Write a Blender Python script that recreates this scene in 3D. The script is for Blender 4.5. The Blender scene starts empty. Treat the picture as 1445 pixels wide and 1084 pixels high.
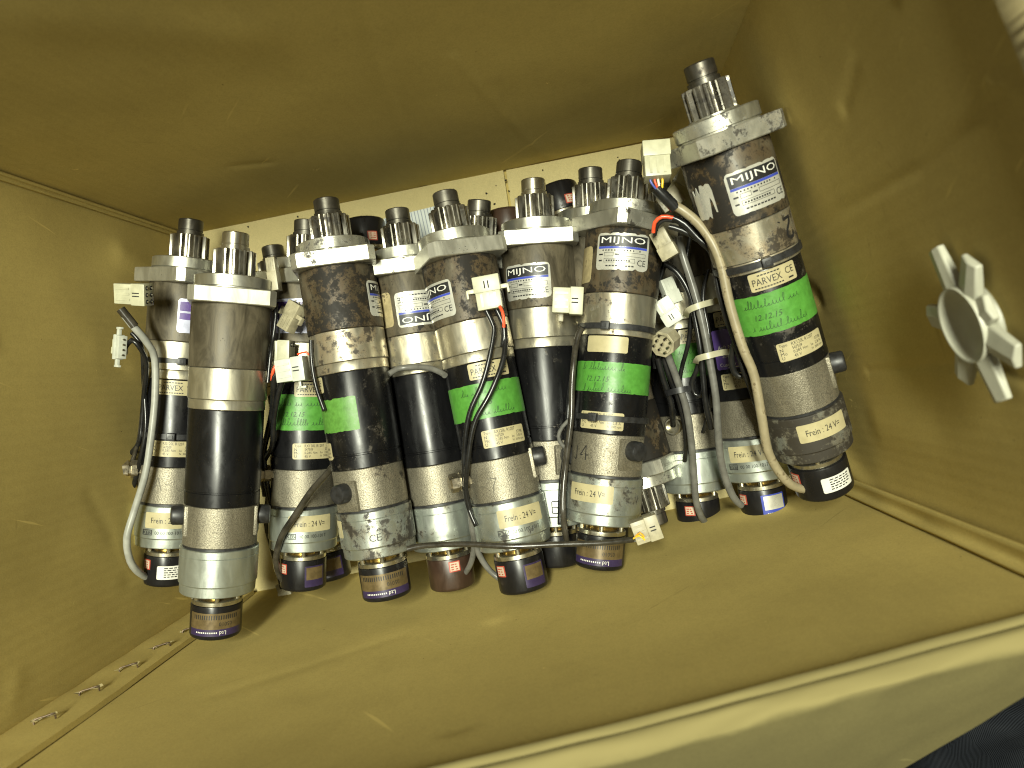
import bpy, bmesh, math, random
import numpy as np
from mathutils import Vector, Matrix, noise

random.seed(7)
S = bpy.context.scene
COL = S.collection

# ------------------------------------------------------------------ camera, light, exposure
F_PX, CAM_H = 1043.0, 0.65            # focal length in pixels of a 1445 px wide frame, camera height above the box floor
TILT = math.atan((810 - 722.5) / F_PX)
cam_data = bpy.data.cameras.new('camera')
cam = bpy.data.objects.new('camera', cam_data); COL.objects.link(cam)
cam.location = (0, 0, CAM_H); cam.rotation_euler = (0, TILT, 0)
cam_data.sensor_width = 36.0; cam_data.lens = F_PX / 1445 * 36.0
cam_data.clip_start = 0.01; cam_data.clip_end = 50
cam_data.dof.use_dof = True; cam_data.dof.focus_distance = 0.545; cam_data.dof.aperture_fstop = 9.0
S.camera = cam

world = bpy.data.worlds.new('World'); S.world = world; world.use_nodes = True
bg = world.node_tree.nodes['Background']
bg.inputs[0].default_value = (1.0, 0.97, 0.84, 1); bg.inputs[1].default_value = 0.15

def area(name, loc, target, sx, sy, power, color):
    l = bpy.data.lights.new(name, 'AREA'); l.shape = 'RECTANGLE'; l.size = sx; l.size_y = sy
    l.energy = power; l.color = color
    o = bpy.data.objects.new(name, l); COL.objects.link(o); o.location = loc
    d = Vector(target) - Vector(loc)
    o.rotation_euler = d.to_track_quat('-Z', 'Y').to_euler()
    return o
area('ceiling_tube_light', (-0.13, 0.28, 2.75), (-0.02, 0.0, 0.1), 0.24, 1.15, 158.0, (0.985, 1.0, 0.80))

S.view_settings.view_transform = 'Standard'
S.view_settings.look = 'None'
S.view_settings.gamma = 1.0
S.view_settings.use_curve_mapping = False
S.view_settings.exposure = 0.0
S.cycles.filter_width = 1.1

# ------------------------------------------------------------------ projection helpers
_c, _s = math.cos(TILT), math.sin(TILT)
def ray(px, py):
    x, y, z = (px - 722.5) / F_PX, -(py - 542) / F_PX, -1.0
    return Vector((_c * x + _s * z, y, -_s * x + _c * z)).normalized()
def at(px, py, z):
    d = ray(px, py)
    return Vector((0, 0, CAM_H)) + d * ((z - CAM_H) / d.z)
def on_plane(px, py, p0, n):
    d = ray(px, py); o = Vector((0, 0, CAM_H))
    return o + d * ((p0 - o).dot(n) / d.dot(n))

# ------------------------------------------------------------------ mesh helpers
def mesh_data(name, verts, faces, mat=None, angle=35, recalc=False, smooth=True):
    me = bpy.data.meshes.new(name)
    me.from_pydata([tuple(v) for v in verts], [], faces)
    if recalc:
        bm = bmesh.new(); bm.from_mesh(me)
        bmesh.ops.recalc_face_normals(bm, faces=bm.faces[:]); bm.to_mesh(me); bm.free()
    if smooth:
        me.polygons.foreach_set('use_smooth', [True] * len(me.polygons))
        me.set_sharp_from_angle(angle=math.radians(angle))
    if mat: me.materials.append(mat)
    me.update()
    return me
def link(name, me, parent=None, dirt=None):
    o = bpy.data.objects.new(name, me); COL.objects.link(o)
    if parent: o.parent = parent
    if dirt is not None: o['dirt'] = float(dirt)
    return o
def empty(name, mat4=None, parent=None):
    o = bpy.data.objects.new(name, None); COL.objects.link(o); o.empty_display_size = 0.02
    if mat4 is not None: o.matrix_world = mat4
    if parent: o.parent = parent
    return o
def tag(o, label, cat, group=None, kind=None):
    if label: o['label'] = label
    if cat: o['category'] = cat
    if group: o['group'] = group
    if kind: o['kind'] = kind
    return o
class MB:
    def __init__(self): self.v = []; self.f = []
    def add(self, vs, fs):
        b = len(self.v); self.v += [Vector(v) for v in vs]; self.f += [tuple(i + b for i in f) for f in fs]
    def box(self, c, s, M=None, bev=0.0):
        hx, hy, hz = s[0] / 2, s[1] / 2, s[2] / 2
        if bev <= 0:
            vs = [Vector((x * hx, y * hy, z * hz)) for z in (-1, 1) for y in (-1, 1) for x in (-1, 1)]
            fs = [(0, 2, 3, 1), (4, 5, 7, 6), (0, 1, 5, 4), (2, 6, 7, 3), (0, 4, 6, 2), (1, 3, 7, 5)]
        else:
            bm = bmesh.new(); bmesh.ops.create_cube(bm, size=1.0)
            for v in bm.verts: v.co = Vector((v.co.x * s[0], v.co.y * s[1], v.co.z * s[2]))
            bmesh.ops.bevel(bm, geom=bm.edges[:], offset=bev, segments=2, affect='EDGES', profile=0.6)
            bm.verts.index_update()
            vs = [v.co.copy() for v in bm.verts]; fs = [tuple(v.index for v in f.verts) for f in bm.faces]; bm.free()
        vs = [v + Vector(c) for v in vs]
        if M is not None: vs = [M @ v for v in vs]
        self.add(vs, fs)
    def cyl(self, p0, p1, r0, r1=None, n=12):
        r1 = r0 if r1 is None else r1
        p0, p1 = Vector(p0), Vector(p1); d = (p1 - p0).normalized()
        a = d.orthogonal().normalized(); b = d.cross(a)
        vs = []
        for p, r in ((p0, r0), (p1, r1)):
            vs += [p + (a * math.cos(2 * math.pi * i / n) + b * math.sin(2 * math.pi * i / n)) * r for i in range(n)]
        fs = [(i, (i + 1) % n, n + (i + 1) % n, n + i) for i in range(n)] + [tuple(range(n))[::-1], tuple(range(n, 2 * n))]
        self.add(vs, fs)
    def lathe(self, prof, n=56, M=None):
        """closed profile [(z, r)] turned round local Z"""
        vs, fs = [], []
        for z, r in prof:
            for i in range(n):
                a = 2 * math.pi * i / n
                vs.append(Vector((-r * math.sin(a), r * math.cos(a), z)))
        k = len(prof)
        for j in range(k - 1):
            for i in range(n):
                fs.append((j * n + i, j * n + (i + 1) % n, (j + 1) * n + (i + 1) % n, (j + 1) * n + i))
        fs.append(tuple(range(n))[::-1]); fs.append(tuple(range((k - 1) * n, k * n)))
        if M is not None: vs = [M @ v for v in vs]
        self.add(vs, fs)
    def data(self, name, mat, angle=35, smooth=True):
        return mesh_data(name, self.v, self.f, mat, angle, True, smooth)

def catmull(P, step):
    P = [Vector(p) for p in P]; out = []
    for i in range(len(P) - 1):
        p0 = P[max(i - 1, 0)]; p1 = P[i]; p2 = P[i + 1]; p3 = P[min(i + 2, len(P) - 1)]
        n = max(2, int((p2 - p1).length / step))
        for k in range(n):
            t = k / n
            out.append(0.5 * ((2 * p1) + (p2 - p0) * t + (2 * p0 - 5 * p1 + 4 * p2 - p3) * t * t + (3 * p1 - p0 - 3 * p2 + p3) * t ** 3))
    out.append(P[-1]); return out
def tube(mb, pts, r, n=10):
    pts = [Vector(p) for p in pts]
    t0 = (pts[1] - pts[0]).normalized(); a = t0.orthogonal().normalized()
    vs, fs = [], []
    for i, p in enumerate(pts):
        t = (pts[min(i + 1, len(pts) - 1)] - pts[max(i - 1, 0)]).normalized()
        a = (a - t * a.dot(t)).normalized(); b = t.cross(a)
        rr = r[i] if isinstance(r, (list, tuple)) else r
        for k in range(n):
            w = 2 * math.pi * k / n
            vs.append(p + (a * math.cos(w) + b * math.sin(w)) * rr)
    for i in range(len(pts) - 1):
        for k in range(n):
            fs.append((i * n + k, i * n + (k + 1) % n, (i + 1) * n + (k + 1) % n, (i + 1) * n + k))
    m = len(pts) - 1
    fs.append(tuple(range(n))[::-1]); fs.append(tuple(range(m * n, m * n + n)))
    mb.add(vs, fs)

# ------------------------------------------------------------------ materials
class NT:
    def __init__(self, name):
        self.m = bpy.data.materials.new(name); self.m.use_nodes = True
        self.t = self.m.node_tree; self.n = self.t.nodes
        self.b = self.n['Principled BSDF']
    def node(self, typ, **kw):
        n = self.n.new(typ)
        for k, v in kw.items(): setattr(n, k, v)
        return n
    def put(self, sock, v):
        if isinstance(v, bpy.types.NodeSocket): self.t.links.new(v, sock)
        else:
            if sock.type == 'RGBA' and len(v) == 3: v = (*v, 1)
            sock.default_value = v
    def noise(self, vec, scale, detail=3, rough=0.55, dist=0.0):
        n = self.node('ShaderNodeTexNoise'); self.put(n.inputs['Vector'], vec)
        n.inputs['Scale'].default_value = scale; n.inputs['Detail'].default_value = detail
        n.inputs['Roughness'].default_value = rough; n.inputs['Distortion'].default_value = dist
        return n.outputs['Fac']
    def math(self, op, a, b=0.0, c=0.0, clamp=False):
        n = self.node('ShaderNodeMath', operation=op, use_clamp=clamp)
        self.put(n.inputs[0], a); self.put(n.inputs[1], b)
        if op in ('MULTIPLY_ADD',): self.put(n.inputs[2], c)
        return n.outputs[0]
    def step(self, v, lo, hi, a=0.0, b=1.0):
        n = self.node('ShaderNodeMapRange', interpolation_type='SMOOTHSTEP')
        self.put(n.inputs['Value'], v); self.put(n.inputs['From Min'], lo); self.put(n.inputs['From Max'], hi)
        self.put(n.inputs['To Min'], a); self.put(n.inputs['To Max'], b)
        return n.outputs['Result']
    def mix(self, f, a, b):
        n = self.node('ShaderNodeMix', data_type='RGBA'); self.put(n.inputs['Factor'], f)
        self.put(n.inputs['A'] if False else n.inputs[6], a); self.put(n.inputs[7], b)
        return n.outputs[2]
    def coord(self, offset=True):
        tc = self.node('ShaderNodeTexCoord').outputs['Object']
        if not offset:
            mp = self.node('ShaderNodeMapping'); mp.inputs['Rotation'].default_value = (0.55, 0.83, 0.31); mp.inputs['Location'].default_value = (3.3, 1.7, 5.1)
            self.put(mp.inputs['Vector'], tc); return mp.outputs[0]
        oi = self.node('ShaderNodeObjectInfo')
        s = self.math('MULTIPLY', oi.outputs['Random'], 37.0)
        n = self.node('ShaderNodeVectorMath', operation='ADD'); self.put(n.inputs[0], tc); self.put(n.inputs[1], s)
        return n.outputs[0]
    def scaled(self, vec, s):
        n = self.node('ShaderNodeVectorMath', operation='MULTIPLY'); self.put(n.inputs[0], vec); self.put(n.inputs[1], s)
        return n.outputs[0]
    def bump(self, h, strength, dist, prev=None):
        n = self.node('ShaderNodeBump'); n.inputs['Strength'].default_value = strength; n.inputs['Distance'].default_value = dist
        self.put(n.inputs['Height'], h)
        if prev is not None: self.put(n.inputs['Normal'], prev)
        return n.outputs[0]
    def fin(self, color, metal=0.0, rough=0.5, normal=None, spec=0.5):
        self.put(self.b.inputs['Base Color'], color); self.put(self.b.inputs['Metallic'], metal)
        self.put(self.b.inputs['Roughness'], rough); self.b.inputs['Specular IOR Level'].default_value = spec
        if normal is not None: self.put(self.b.inputs['Normal'], normal)
        return self.m

def grimy(name, base, metal, rough, grime=(0.013, 0.0095, 0.006), amount=1.0, grain=0.0, grain_scale=1500, brushed=0.0,
          stain=(0.16, 0.10, 0.035), tone=0.25, spec=0.5, film_k=0.72):
    """machined or painted metal; grease patches and black specks grow with the object's own 'dirt' value"""
    N = NT(name); v = N.coord()
    d = N.node('ShaderNodeAttribute', attribute_type='OBJECT', attribute_name='dirt').outputs['Fac']
    d = N.math('MULTIPLY', d, amount)
    n1 = N.noise(v, 42, 5, 0.62, 0.6); n2 = N.noise(v, 170, 4, 0.7); n3 = N.noise(v, 900, 2, 0.6)
    n4 = N.noise(N.scaled(v, (1, 1, 0.35)), 95, 4, 0.65, 0.8)
    # overall tone variation
    col = N.mix(N.step(n4, 0.3, 0.75), tuple(c * (1 - tone) for c in base), tuple(min(1, c * (1 + tone)) for c in base))
    # brown film
    lo = N.math('SUBTRACT', 0.66, N.math('MULTIPLY', d, 0.30))
    film = N.step(N.math('ADD', N.math('MULTIPLY', n1, 0.65), N.math('MULTIPLY', n4, 0.35)), lo, N.math('ADD', lo, 0.16))
    col = N.mix(N.math('MULTIPLY', film, film_k), col, stain)
    # black grease
    lo2 = N.math('SUBTRACT', 0.665, N.math('MULTIPLY', d, 0.20))
    g = N.step(N.math('ADD', N.math('MULTIPLY', n1, 0.55), N.math('MULTIPLY', n2, 0.45)), lo2, N.math('ADD', lo2, 0.07))
    # specks
    lo3 = N.math('SUBTRACT', 0.73, N.math('MULTIPLY', d, 0.16))
    sp = N.math('MULTIPLY', N.step(n3, lo3, N.math('ADD', lo3, 0.05)), N.step(n1, 0.40, 0.58))
    dm = N.math('MAXIMUM', g, sp)
    col = N.mix(N.math('MULTIPLY', dm, 0.93), col, grime)
    nrm = None
    if grain > 0:
        gn = N.noise(v, grain_scale, 2, 0.6)
        col = N.mix(N.step(gn, 0.35, 0.7), col, tuple(c * 0.55 for c in base)) if grain >= 0.3 else col
        # restore grime on top
        col = N.mix(N.math('MULTIPLY', dm, 0.9), col, grime)
        nrm = N.bump(gn, grain, 0.0004)
    if brushed > 0:
        bn = N.noise(N.scaled(v, (0.02, 0.02, 1)), 2600, 2, 0.6)
        nrm = N.bump(bn, brushed, 0.00012, nrm)
    nrm = N.bump(dm, 0.10, 0.0003, nrm) if nrm is not None else N.bump(dm, 0.10, 0.0003)
    r = N.math('ADD', N.math('MULTIPLY', dm, 0.22), N.step(n4, 0.2, 0.8, rough - 0.06, rough + 0.12), clamp=True)
    me = N.math('MULTIPLY', N.math('SUBTRACT', 1.0, N.math('MAXIMUM', dm, N.math('MULTIPLY', film, 0.5 * film_k))), metal)
    return N.fin(col, me, r, nrm, spec)

def simple(name, color, rough=0.5, metal=0.0, var=0.15, scale=120, bump=0.0, spec=0.5, mottle=None):
    N = NT(name); v = N.coord(); n = N.noise(v, scale, 4, 0.6)
    col = N.mix(N.step(n, 0.3, 0.7), tuple(c * (1 - var) for c in color), tuple(min(1, c * (1 + var)) for c in color))
    if mottle:
        m2 = N.noise(v, scale * 3.3, 4, 0.7)
        col = N.mix(N.math('MULTIPLY', N.step(N.math('ADD', N.math('MULTIPLY', n, .5), N.math('MULTIPLY', m2, .5)), mottle[1], mottle[1] + 0.08), 0.8), col, mottle[0])
    nr = N.bump(n, bump, 0.0005) if bump else None
    return N.fin(col, metal, N.step(n, 0.2, 0.8, rough - 0.05, rough + 0.08), nr, spec)

M = {}
M['barrel'] = grimy('gearbox_paint', (0.082, 0.069, 0.045), 0.20, 0.44, grime=(0.009, 0.007, 0.0045), amount=1.12, grain=0.10, grain_scale=1100, stain=(0.054, 0.033, 0.014), tone=0.5, spec=0.35)
M['machined'] = grimy('machined_aluminium', (0.46, 0.455, 0.39), 0.88, 0.33, amount=0.7, brushed=0.35, tone=0.15, film_k=0.22)
M['flange'] = grimy('flange_aluminium', (0.46, 0.45, 0.385), 0.78, 0.38, amount=0.7, brushed=0.1, tone=0.15, film_k=0.25)
M['ring'] = grimy('ring_aluminium', (0.46, 0.43, 0.335), 0.85, 0.32, amount=0.85, brushed=0.12, stain=(0.20, 0.115, 0.035), tone=0.15, film_k=0.55)
M['tube'] = grimy('black_tube', (0.005, 0.005, 0.0055), 0.0, 0.27, grime=(0.05, 0.043, 0.034), amount=0.55, stain=(0.018, 0.016, 0.012), tone=0.2, spec=0.32)
M['cast'] = grimy('cast_aluminium', (0.27, 0.245, 0.185), 0.65, 0.42, amount=0.55, grain=0.55, grain_scale=1300, stain=(0.13, 0.09, 0.045), tone=0.12)
M['brake'] = grimy('brake_aluminium', (0.40, 0.43, 0.39), 0.82, 0.35, amount=0.95, brushed=0.12, stain=(0.095, 0.064, 0.028), tone=0.08)
M['gear'] = grimy('gear_steel', (0.30, 0.285, 0.24), 0.95, 0.27, amount=0.55, tone=0.5, stain=(0.05, 0.035, 0.02))
M['shaft'] = grimy('shaft_steel', (0.125, 0.117, 0.098), 0.85, 0.36, amount=0.5, brushed=0.2, tone=0.35, stain=(0.06, 0.035, 0.02))
M['bright'] = grimy('bright_steel', (0.50, 0.47, 0.37), 0.95, 0.26, amount=0.4, brushed=0.2, tone=0.12)
M['encoder'] = grimy('encoder_black', (0.008, 0.0075, 0.008), 0.0, 0.30, grime=(0.035, 0.03, 0.024), amount=0.3, stain=(0.03, 0.018, 0.012), tone=0.2, spec=0.35)
M['encoder_brown'] = grimy('encoder_brown', (0.040, 0.022, 0.014), 0.0, 0.33, amount=0.4, tone=0.25)
M['brass'] = simple('brass', (0.26, 0.17, 0.045), 0.3, 0.9, var=.5, scale=200)
M['rubber'] = simple('black_plastic', (0.016, 0.016, 0.017), 0.42, var=0.3, scale=300)
M['gland'] = simple('nickel_gland', (0.42, 0.37, 0.27), 0.3, 0.9, var=0.3, scale=300)
M['cream'] = simple('cream_label', (0.365, 0.318, 0.182), 0.38, var=0.08, mottle=((0.24, 0.15, 0.05), 0.70))
M['plate'] = simple('silver_nameplate', (0.53, 0.52, 0.46), 0.28, 0.45, var=0.08, mottle=((0.10, 0.08, 0.05), 0.68))
M['plate_blue'] = simple('bluish_nameplate', (0.46, 0.47, 0.60), 0.3, 0.25, var=0.12, mottle=((0.16, 0.14, 0.2), 0.66))
M['old_plate'] = simple('worn_nameplate', (0.40, 0.33, 0.18), 0.4, 0.3, var=0.2, mottle=((0.05, 0.035, 0.02), 0.56))
M['ink'] = simple('black_ink', (0.012, 0.012, 0.013), 0.45, var=0.1)
M['greyink'] = simple('faded_ink', (0.10, 0.09, 0.065), 0.5, var=0.1)
M['pen'] = simple('ballpoint_on_tape', (0.018, 0.050, 0.016), 0.5, var=0.1)
M['blue'] = simple('blue_ink', (0.035, 0.055, 0.33), 0.35, var=0.1)
M['violet'] = simple('violet_ink', (0.085, 0.05, 0.20), 0.35, var=0.15)
M['white'] = simple('white_ink', (0.60, 0.59, 0.53), 0.4, var=0.06)
M['gold'] = simple('gold_label', (0.12, 0.085, 0.038), 0.34, 0.3, var=0.2, scale=200, mottle=((0.06, 0.04, 0.03), 0.68))
M['purple'] = simple('purple_label', (0.028, 0.018, 0.058), 0.34, var=0.15)
M['red'] = simple('red_label', (0.34, 0.055, 0.035), 0.4, var=0.1)
M['pinkish'] = simple('red_label_field', (0.46, 0.36, 0.27), 0.4, var=0.08)
M['green'] = simple('green_tape', (0.066, 0.222, 0.031), 0.42, var=0.12, scale=260, bump=0.25, mottle=((0.03, 0.13, 0.02), 0.66))
M['green_dull'] = simple('dull_green_tape', (0.078, 0.205, 0.032), 0.45, var=0.16, scale=260, bump=0.25, mottle=((0.06, 0.16, 0.03), 0.66))
M['nylon'] = simple('natural_nylon', (0.37, 0.36, 0.25), 0.36, var=0.10, scale=160, mottle=((0.36, 0.27, 0.11), 0.68))
M['nylon_white'] = simple('white_nylon', (0.43, 0.44, 0.38), 0.36, var=0.08, scale=160, mottle=((0.45, 0.40, 0.26), 0.70))
M['nylon_dirty'] = simple('dirty_nylon', (0.29, 0.26, 0.17), 0.42, var=0.2, scale=160, mottle=((0.14, 0.10, 0.06), 0.58))
M['hole'] = simple('dark_cavity', (0.006, 0.006, 0.005), 0.7)
M['pin'] = simple('tinned_pin', (0.62, 0.60, 0.54), 0.22, 1.0)
M['cable_black'] = simple('black_cable', (0.010, 0.010, 0.010), 0.27, var=0.35, scale=90)
M['cable_dark'] = simple('greasy_dark_cable', (0.032, 0.028, 0.021), 0.22, var=0.45, scale=110)
M['cable_grey'] = simple('grey_cable', (0.27, 0.27, 0.24), 0.36, var=0.14, scale=110, mottle=((0.07, 0.06, 0.05), 0.66))
M['cable_mid'] = simple('dark_grey_cable', (0.115, 0.112, 0.100), 0.30, var=0.2, scale=110, mottle=((0.04, 0.035, 0.03), 0.64))
M['cable_beige'] = simple('beige_cable', (0.25, 0.21, 0.13), 0.42, var=0.14, scale=110, mottle=((0.09, 0.065, 0.035), 0.53))
M['tie_white'] = simple('natural_cable_tie', (0.34, 0.32, 0.22), 0.38, var=0.1)
M['w_red'] = simple('red_wire', (0.75, 0.085, 0.03), 0.35, var=0.1)
M['w_blue'] = simple('blue_wire', (0.06, 0.08, 0.30), 0.35)
M['w_white'] = simple('white_wire', (0.78, 0.73, 0.55), 0.35)
M['w_yellow'] = simple('yellow_wire', (0.75, 0.48, 0.03), 0.35)
M['w_orange'] = simple('orange_wire', (0.75, 0.33, 0.03), 0.35)
M['star'] = simple('milky_plastic', (0.36, 0.355, 0.28), 0.40, var=0.05)
M['steel_wire'] = simple('staple_wire', (0.09, 0.06, 0.035), 0.45, 0.6, var=0.4, scale=400)

def cardboard(name, base, chip=1.0, fold=None):
    N = NT(name); v = N.coord(False)
    n1 = N.noise(v, 5, 4, 0.55); n2 = N.noise(v, 38, 5, 0.65); n3 = N.noise(v, 900, 3, 0.7); fib = N.noise(v, 2600, 2, 0.6)
    col = N.mix(N.step(n1, 0.3, 0.7), tuple(c * 0.86 for c in base), tuple(c * 1.12 for c in base))
    col = N.mix(N.math('MULTIPLY', N.step(n2, 0.4, 0.75), 0.18), col, tuple(c * 0.6 for c in base))
    col = N.mix(N.math('MULTIPLY', N.step(n3, 0.35, 0.7), 0.30), col, tuple(c * 0.55 for c in base))
    n5 = N.noise(v, 260, 3, 0.6); col = N.mix(N.math('MULTIPLY', N.step(n5, 0.38, 0.66), 0.10), col, tuple(c * 0.62 for c in base))
    col = N.mix(N.math('MULTIPLY', N.step(fib, 0.4, 0.65), 0.22), col, tuple(c * 1.35 for c in base))
    st = N.math('MULTIPLY', N.step(N.noise(N.scaled(v, (6, 260, 22)), 1.0, 2, 0.5), 0.70, 0.74), N.step(N.noise(v, 15, 2), 0.48, 0.6))
    col = N.mix(N.math('MULTIPLY', st, 0.6), col, tuple(min(1, c * 1.5) for c in base))
    st2 = N.math('MULTIPLY', N.step(N.noise(N.scaled(v, (230, 20, 5)), 1.0, 2, 0.5), 0.71, 0.75), N.step(N.noise(v, 13, 2), 0.5, 0.62))
    col = N.mix(N.math('MULTIPLY', st2, 0.35), col, tuple(c * 0.5 for c in base))
    if fold:      # fold paler by rubbing and painted light, from the mesh's own 'wear' values
        at_ = N.node('ShaderNodeAttribute', attribute_type='GEOMETRY', attribute_name='wear_and_light').outputs['Fac']
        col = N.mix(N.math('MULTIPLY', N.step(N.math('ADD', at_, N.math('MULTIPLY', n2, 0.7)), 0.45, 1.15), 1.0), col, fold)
    # torn pale flakes and scuffs
    w = N.noise(N.scaled(v, (1.0, 1.0, 1.0)), 11, 2, 0.5)
    c1 = N.noise(v, 70, 6, 0.72, 1.3)
    fl = N.math('MULTIPLY', N.step(c1, 0.675, 0.70), N.step(w, 0.54, 0.62))
    sc = N.noise(N.scaled(v, (0.25, 1.6, 0.7)), 120, 4, 0.7, 0.4)
    fl2 = N.math('MULTIPLY', N.step(sc, 0.72, 0.80), N.step(N.noise(v, 8, 2), 0.50, 0.62))
    col = N.mix(N.math('MULTIPLY', N.math('MAXIMUM', fl, N.math('MULTIPLY', fl2, 0.35)), 0.75 * chip), col, tuple(min(1, c * 1.7) for c in base))
    # dark grease smudges
    sm = N.math('MULTIPLY', N.step(N.noise(v, 26, 5, 0.7, 0.7), 0.66, 0.78), N.step(N.noise(v, 4.3, 2), 0.5, 0.65))
    col = N.mix(N.math('MULTIPLY', sm, 0.4), col, (0.06, 0.04, 0.02))
    sp = N.step(N.noise(v, 330, 2, 0.5), 0.775, 0.80)
    col = N.mix(N.math('MULTIPLY', sp, 0.6), col, (0.05, 0.035, 0.02))
    fa = N.node('ShaderNodeAttribute', attribute_type='GEOMETRY', attribute_name='flute').outputs['Fac']
    wv = N.math('SINE', N.math('MULTIPLY', fa, 2 * math.pi / 0.0074))
    nr = N.bump(n3, 0.07, 0.0005); nr = N.bump(wv, 0.16, 0.00022, nr); nr = N.bump(n2, 0.05, 0.002, nr); nr = N.bump(fl, 0.5, 0.0008, nr)
    return N.fin(col, 0.0, 0.9, nr, 0.12)
KRAFT = (0.480, 0.376, 0.128)
M['board'] = cardboard('kraft_board', KRAFT)
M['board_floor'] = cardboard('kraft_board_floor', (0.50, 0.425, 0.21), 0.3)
M['board_flap_shaded'] = cardboard('kraft_shaded_flap', (0.135, 0.115, 0.047), 1.0, (0.20, 0.168, 0.070))  # base darker than the walls: shade over the flap put into its colour
M['board_edge'] = cardboard('kraft_cut_edge', (0.36, 0.30, 0.155), 0.4)

# ------------------------------------------------------------------ the box
H0 = 0.346; H1 = 0.404
flo = {'TL': at(262, 332, 0), 'TR': at(985, 185, 0), 'BR': at(1152, 674, 0), 'BL': at(300, 846, 0)}
rim = {'TL': at(-363, 124, H0), 'TR': at(1150, -225, H0), 'BR': at(1570, 856, H0), 'BL': at(-249, 1205, H0)}
def up_to(k, z): return flo[k].lerp(rim[k], z / H0)
CEN = (flo['TL'] + flo['TR'] + flo['BR'] + flo['BL']) / 4 + Vector((0, 0, 0.1))

box = empty('cardboard_box', Matrix.Translation((flo['TL'] + flo['BR']) / 2))
tag(box, 'deep open corrugated cardboard box holding all the geared motors', 'box')
BOXI = box.matrix_world.inverted()

class Wall:
    def __init__(self, a, b, za, zb):
        self.a, self.b, self.c, self.d = flo[a], flo[b], up_to(b, zb), up_to(a, za)
        n = (self.b - self.a).cross(self.d - self.a).normalized()
        if n.dot(CEN - self.a) < 0: n = -n
        self.n = n; self.creases = []
    def p(self, u, v):
        return self.a.lerp(self.b, u).lerp(self.d.lerp(self.c, u), v)
    def hit(self, px, py):
        # newton on the bilinear patch using the mean plane
        return on_plane(px, py, self.a.lerp(self.c, 0.5), self.n)
    def crease(self, pxs, depth, width):
        P = [self.hit(*q) for q in pxs]; self.creases.append((P, depth, width))
    def offset(self, u, v, q, amp, seed, bulge):
        o = amp * noise.noise(q * 7 + Vector((seed, 0, 0))) + amp * 0.5 * noise.noise(q * 19 + Vector((0, seed, 0)))
        o -= bulge * math.sin(math.pi * u) * math.sin(math.pi * min(1, v * 0.85 + 0.06))
        for P, dep, w in self.creases:
            best = 9
            for s, e in zip(P[:-1], P[1:]):
                t = max(0, min(1, (q - s).dot(e - s) / (e - s).length_squared))
                best = min(best, (q - s.lerp(e, t)).length)
            o += dep * math.exp(-(best / w) ** 2)
        return o
    def build(self, name, mat, nu=110, nv=80, amp=0.0007, seed=0, bulge=0.0, thick=0.0055, rag=0.0):
        vs, fs = [], []
        for side in (0, 1):
            for j in range(nv + 1):
                for i in range(nu + 1):
                    u, v = i / nu, j / nv
                    q = self.p(u, v)
                    e = min(1, min(u, 1 - u) * 14)
                    off = self.offset(u, v, q, amp, seed, bulge) * e
                    if j == nv and rag: q = q + Vector((0, 0, rag * noise.noise(q * 160)))
                    vs.append(BOXI @ (q + self.n * (off - thick * side)))
        W = nu + 1; B = W * (nv + 1)
        for j in range(nv):
            for i in range(nu):
                a = j * W + i; fs.append((a, a + 1, a + W + 1, a + W)); fs.append((B + a, B + a + W, B + a + W + 1, B + a + 1))
        for i in range(nu):
            a = nv * W + i; fs.append((a, a + 1, B + a + 1, B + a)); fs.append((i, B + i, B + i + 1, i + 1))
        for j in range(nv):
            a = j * W; fs.append((a, a + W, B + a + W, B + a)); a += nu; fs.append((a, B + a, B + a + W, a + W))
        me = mesh_data(name, vs, fs, mat, 50, True); wl = (self.b - self.a).length
        me.attributes.new('flute', 'FLOAT', 'POINT').data.foreach_set('value', [wl * ((i % W) / nu) for i in range(len(vs))])
        return link(name, me, box)

far = Wall('TL', 'TR', H1, H1)
far.crease([(505, 0), (545, 140), (600, 268)], -0.0006, 0.003); far.crease([(640, 90), (770, 225)], 0.0006, 0.003)
far.crease([(330, 240), (380, 236)], -0.0006, 0.004); far.crease([(60, 30), (330, 60)], 0.001, 0.02)
far.build('far_panel', M['board'], nu=160, nv=110, amp=0.0007, seed=1, bulge=0.004)
left = Wall('BL', 'TL', H1, H1)
left.crease([(0, 480), (110, 500), (170, 520)], -0.0012, 0.006); left.crease([(165, 360), (225, 395)], 0.0020, 0.010)
left.crease([(170, 820), (230, 800)], -0.002, 0.006); left.crease([(120, 700), (150, 760)], -0.0015, 0.005)
left.crease([(10, 960), (0, 1010)], 0.002, 0.006)
left.build('left_panel', M['board'], seed=2, bulge=0.002)
right = Wall('TR', 'BR', 0.421, 0.421)
right.crease([(1440, 110), (1345, 190), (1290, 240), (1180, 300), (1125, 350)], -0.0017, 0.0035)
right.crease([(1262, 0), (1210, 80), (1190, 150)], -0.0014, 0.005); right.crease([(1220, 526), (1340, 516), (1445, 545)], -0.0013, 0.003); right.crease([(1240, 600), (1330, 640), (1445, 640)], 0.0010, 0.015)
right.crease([(1395, 118), (1440, 128)], 0.0015, 0.004); right.crease([(1150, 420), (1110, 380), (1090, 330)], -0.002, 0.008)
right.crease([(1190, 640), (1250, 720)], 0.003, 0.012)
right.build('right_panel', M['board'], nu=210, nv=190, seed=3, bulge=0.006, rag=0.004)
near = Wall('BR', 'BL', H0, H0 * 1.16)
near.crease([(690, 850), (640, 1000)], -0.0015, 0.006); near.crease([(1050, 720), (1180, 700)], 0.004, 0.02)
near.crease([(1140, 870), (1190, 930)], 0.0007, 0.003); near.crease([(300, 960), (560, 870)], -0.0004, 0.006)
near.build('near_panel', M['board'], seed=4, bulge=0.016)

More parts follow.
